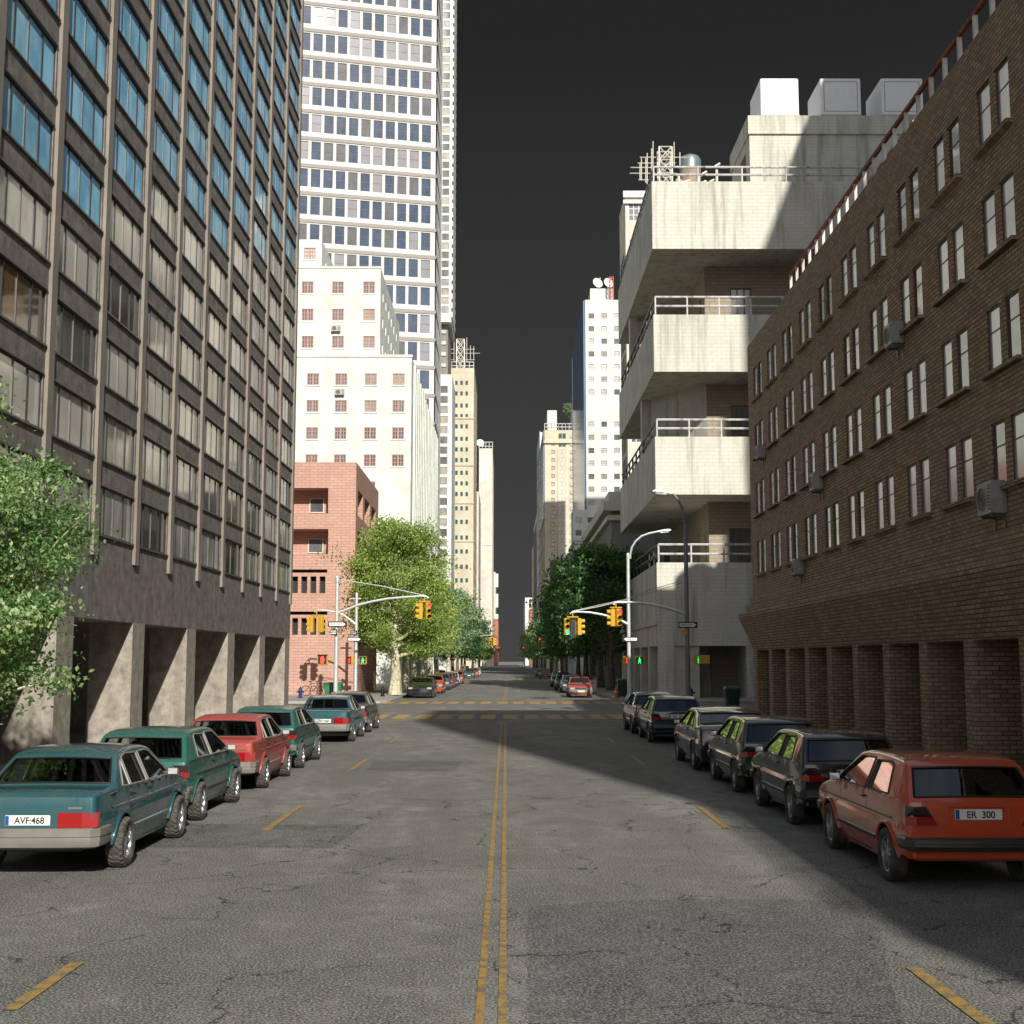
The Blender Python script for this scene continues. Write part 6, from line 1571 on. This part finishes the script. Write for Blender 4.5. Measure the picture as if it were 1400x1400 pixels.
def put(kind,paint,Yrw,Xedge,side,label,**k):
    """Yrw: world Y of the rear wheel, Xedge: outer street-side tyre X"""
    S=SPEC[kind]; st=.045 if k.get('chunky',True) else 0; half=S['W']/2+st+.025
    xc=Xedge-half if side<0 else Xedge+half
    make_car(kind,paint,xc,Yrw-S['wh'][0],k.pop('rz',0),label,GL if side<0 else GR,**k)
GLOSSY=dict(bumper='bumper_dark',glass='car_glass_dark',wtrim='trim',mirror='trim',chunky=False)
put('sedan','teal_sedan',15.45,-4.44,-1,'teal blue four door saloon nearest the camera on the left, plate AVF 468',plate='AVF:468')
put('hatch','green',19.9,-4.60,-1,'green hatchback parked right behind the teal blue saloon, under the front of the red one')
put('sedan','red',24.9,-4.55,-1,'faded red four door saloon between two green hatchbacks',plate='AVF:468')
put('hatch','green',29.5,-4.58,-1,'green hatchback parked just ahead of the faded red saloon')
put('sedan','teal_sedan',39.2,-4.56,-1,'teal blue four door saloon near the stop line on the left, ahead of the gap',plate='AVF:468')
put('sedan','brown',44.2,-4.58,-1,'dark brown grey saloon, last before the crossing on the left',plate='AVF:468')
put('hatch','orange',14.45,4.17,1,'glossy orange hatchback nearest the camera on the right, plate ER 300',**GLOSSY)
put('hatch','black',19.4,4.20,1,'black hatchback parked right ahead of the orange one',**GLOSSY)
put('hatch','dkgreen',24.1,4.20,1,'dark green hatchback between the black hatchback and the black coupe',**GLOSSY)
put('coupe','black',29.0,4.15,1,'rounded black coupe with bright red tail lights',**dict(GLOSSY,glass='car_glass_dark'))
put('hatch','dkteal',38.7,4.22,1,'dark teal hatchback with pale rear window, second before the crossing on the right',**GLOSSY)
put('sedan','silver',43.5,4.18,1,'grey boxy saloon nearest the crossing on the right',**dict(GLOSSY,plate='AVF:468'))
def putf(kind,paint,Yf,Xe,side,label,**k):   # facing the camera
    S=SPEC[kind]; half=S['W']/2; xc=Xe-half if side<0 else Xe+half
    make_car(kind,paint,xc,Yf+S['L'],PI,label,GL if side<0 else GR,**k)
putf('coupe','black',84.3,-4.75,-1,'black car with rounded bonnet facing the camera under the big plane tree',**GLOSSY)
putf('hatch','orange',96.5,-4.7,-1,'orange hatchback behind the black front facing car on the left',**GLOSSY)
putf('hatch','blue',108,-4.7,-1,'blue grey hatchback, third of the far left row',**GLOSSY)
putf('hatch','red',114.5,-4.7,-1,'red hatchback mostly hidden, fourth of the far left row',**GLOSSY)
putf('coupe','blue',121,-4.7,-1,'blue grey car, fifth of the far left row',**GLOSSY)
putf('sedan','white',128,-4.7,-1,'white saloon, sixth of the far left row',**GLOSSY)
putf('hatch','red',138,-4.6,-1,'small red car, seventh and last of the far left row before the second crossing',**GLOSSY)
putf('sedan','teal_sedan',180,-4.4,-1,'teal saloon, first beyond the second crossing on the left',**GLOSSY)
putf('hatch','orange',196,-4.2,-1,'orange car, second beyond the second crossing on the left',**GLOSSY)
putf('hatch','white',212,-4.2,-1,'white car, third beyond the second crossing on the left',**GLOSSY)
putf('sedan','red',85.2,4.15,1,'red saloon facing the camera at the head of the far right row',**dict(GLOSSY,bumper='bumper'))
putf('hatch','blue',97,4.2,1,'dark blue hatchback behind the red front facing saloon',**GLOSSY)
putf('hatch','silver',106,4.1,1,'grey hatchback, third of the far right row',**GLOSSY)
putf('coupe','dkteal',119,4.2,1,'dark teal car, fourth of the far right row',**GLOSSY)
putf('sedan','red',178,4.6,1,'red car, first beyond the second crossing on the right',**dict(GLOSSY,bumper='bumper'))
putf('hatch','blue',194,4.5,1,'dark car behind the red one beyond the second crossing on the right',**GLOSSY)
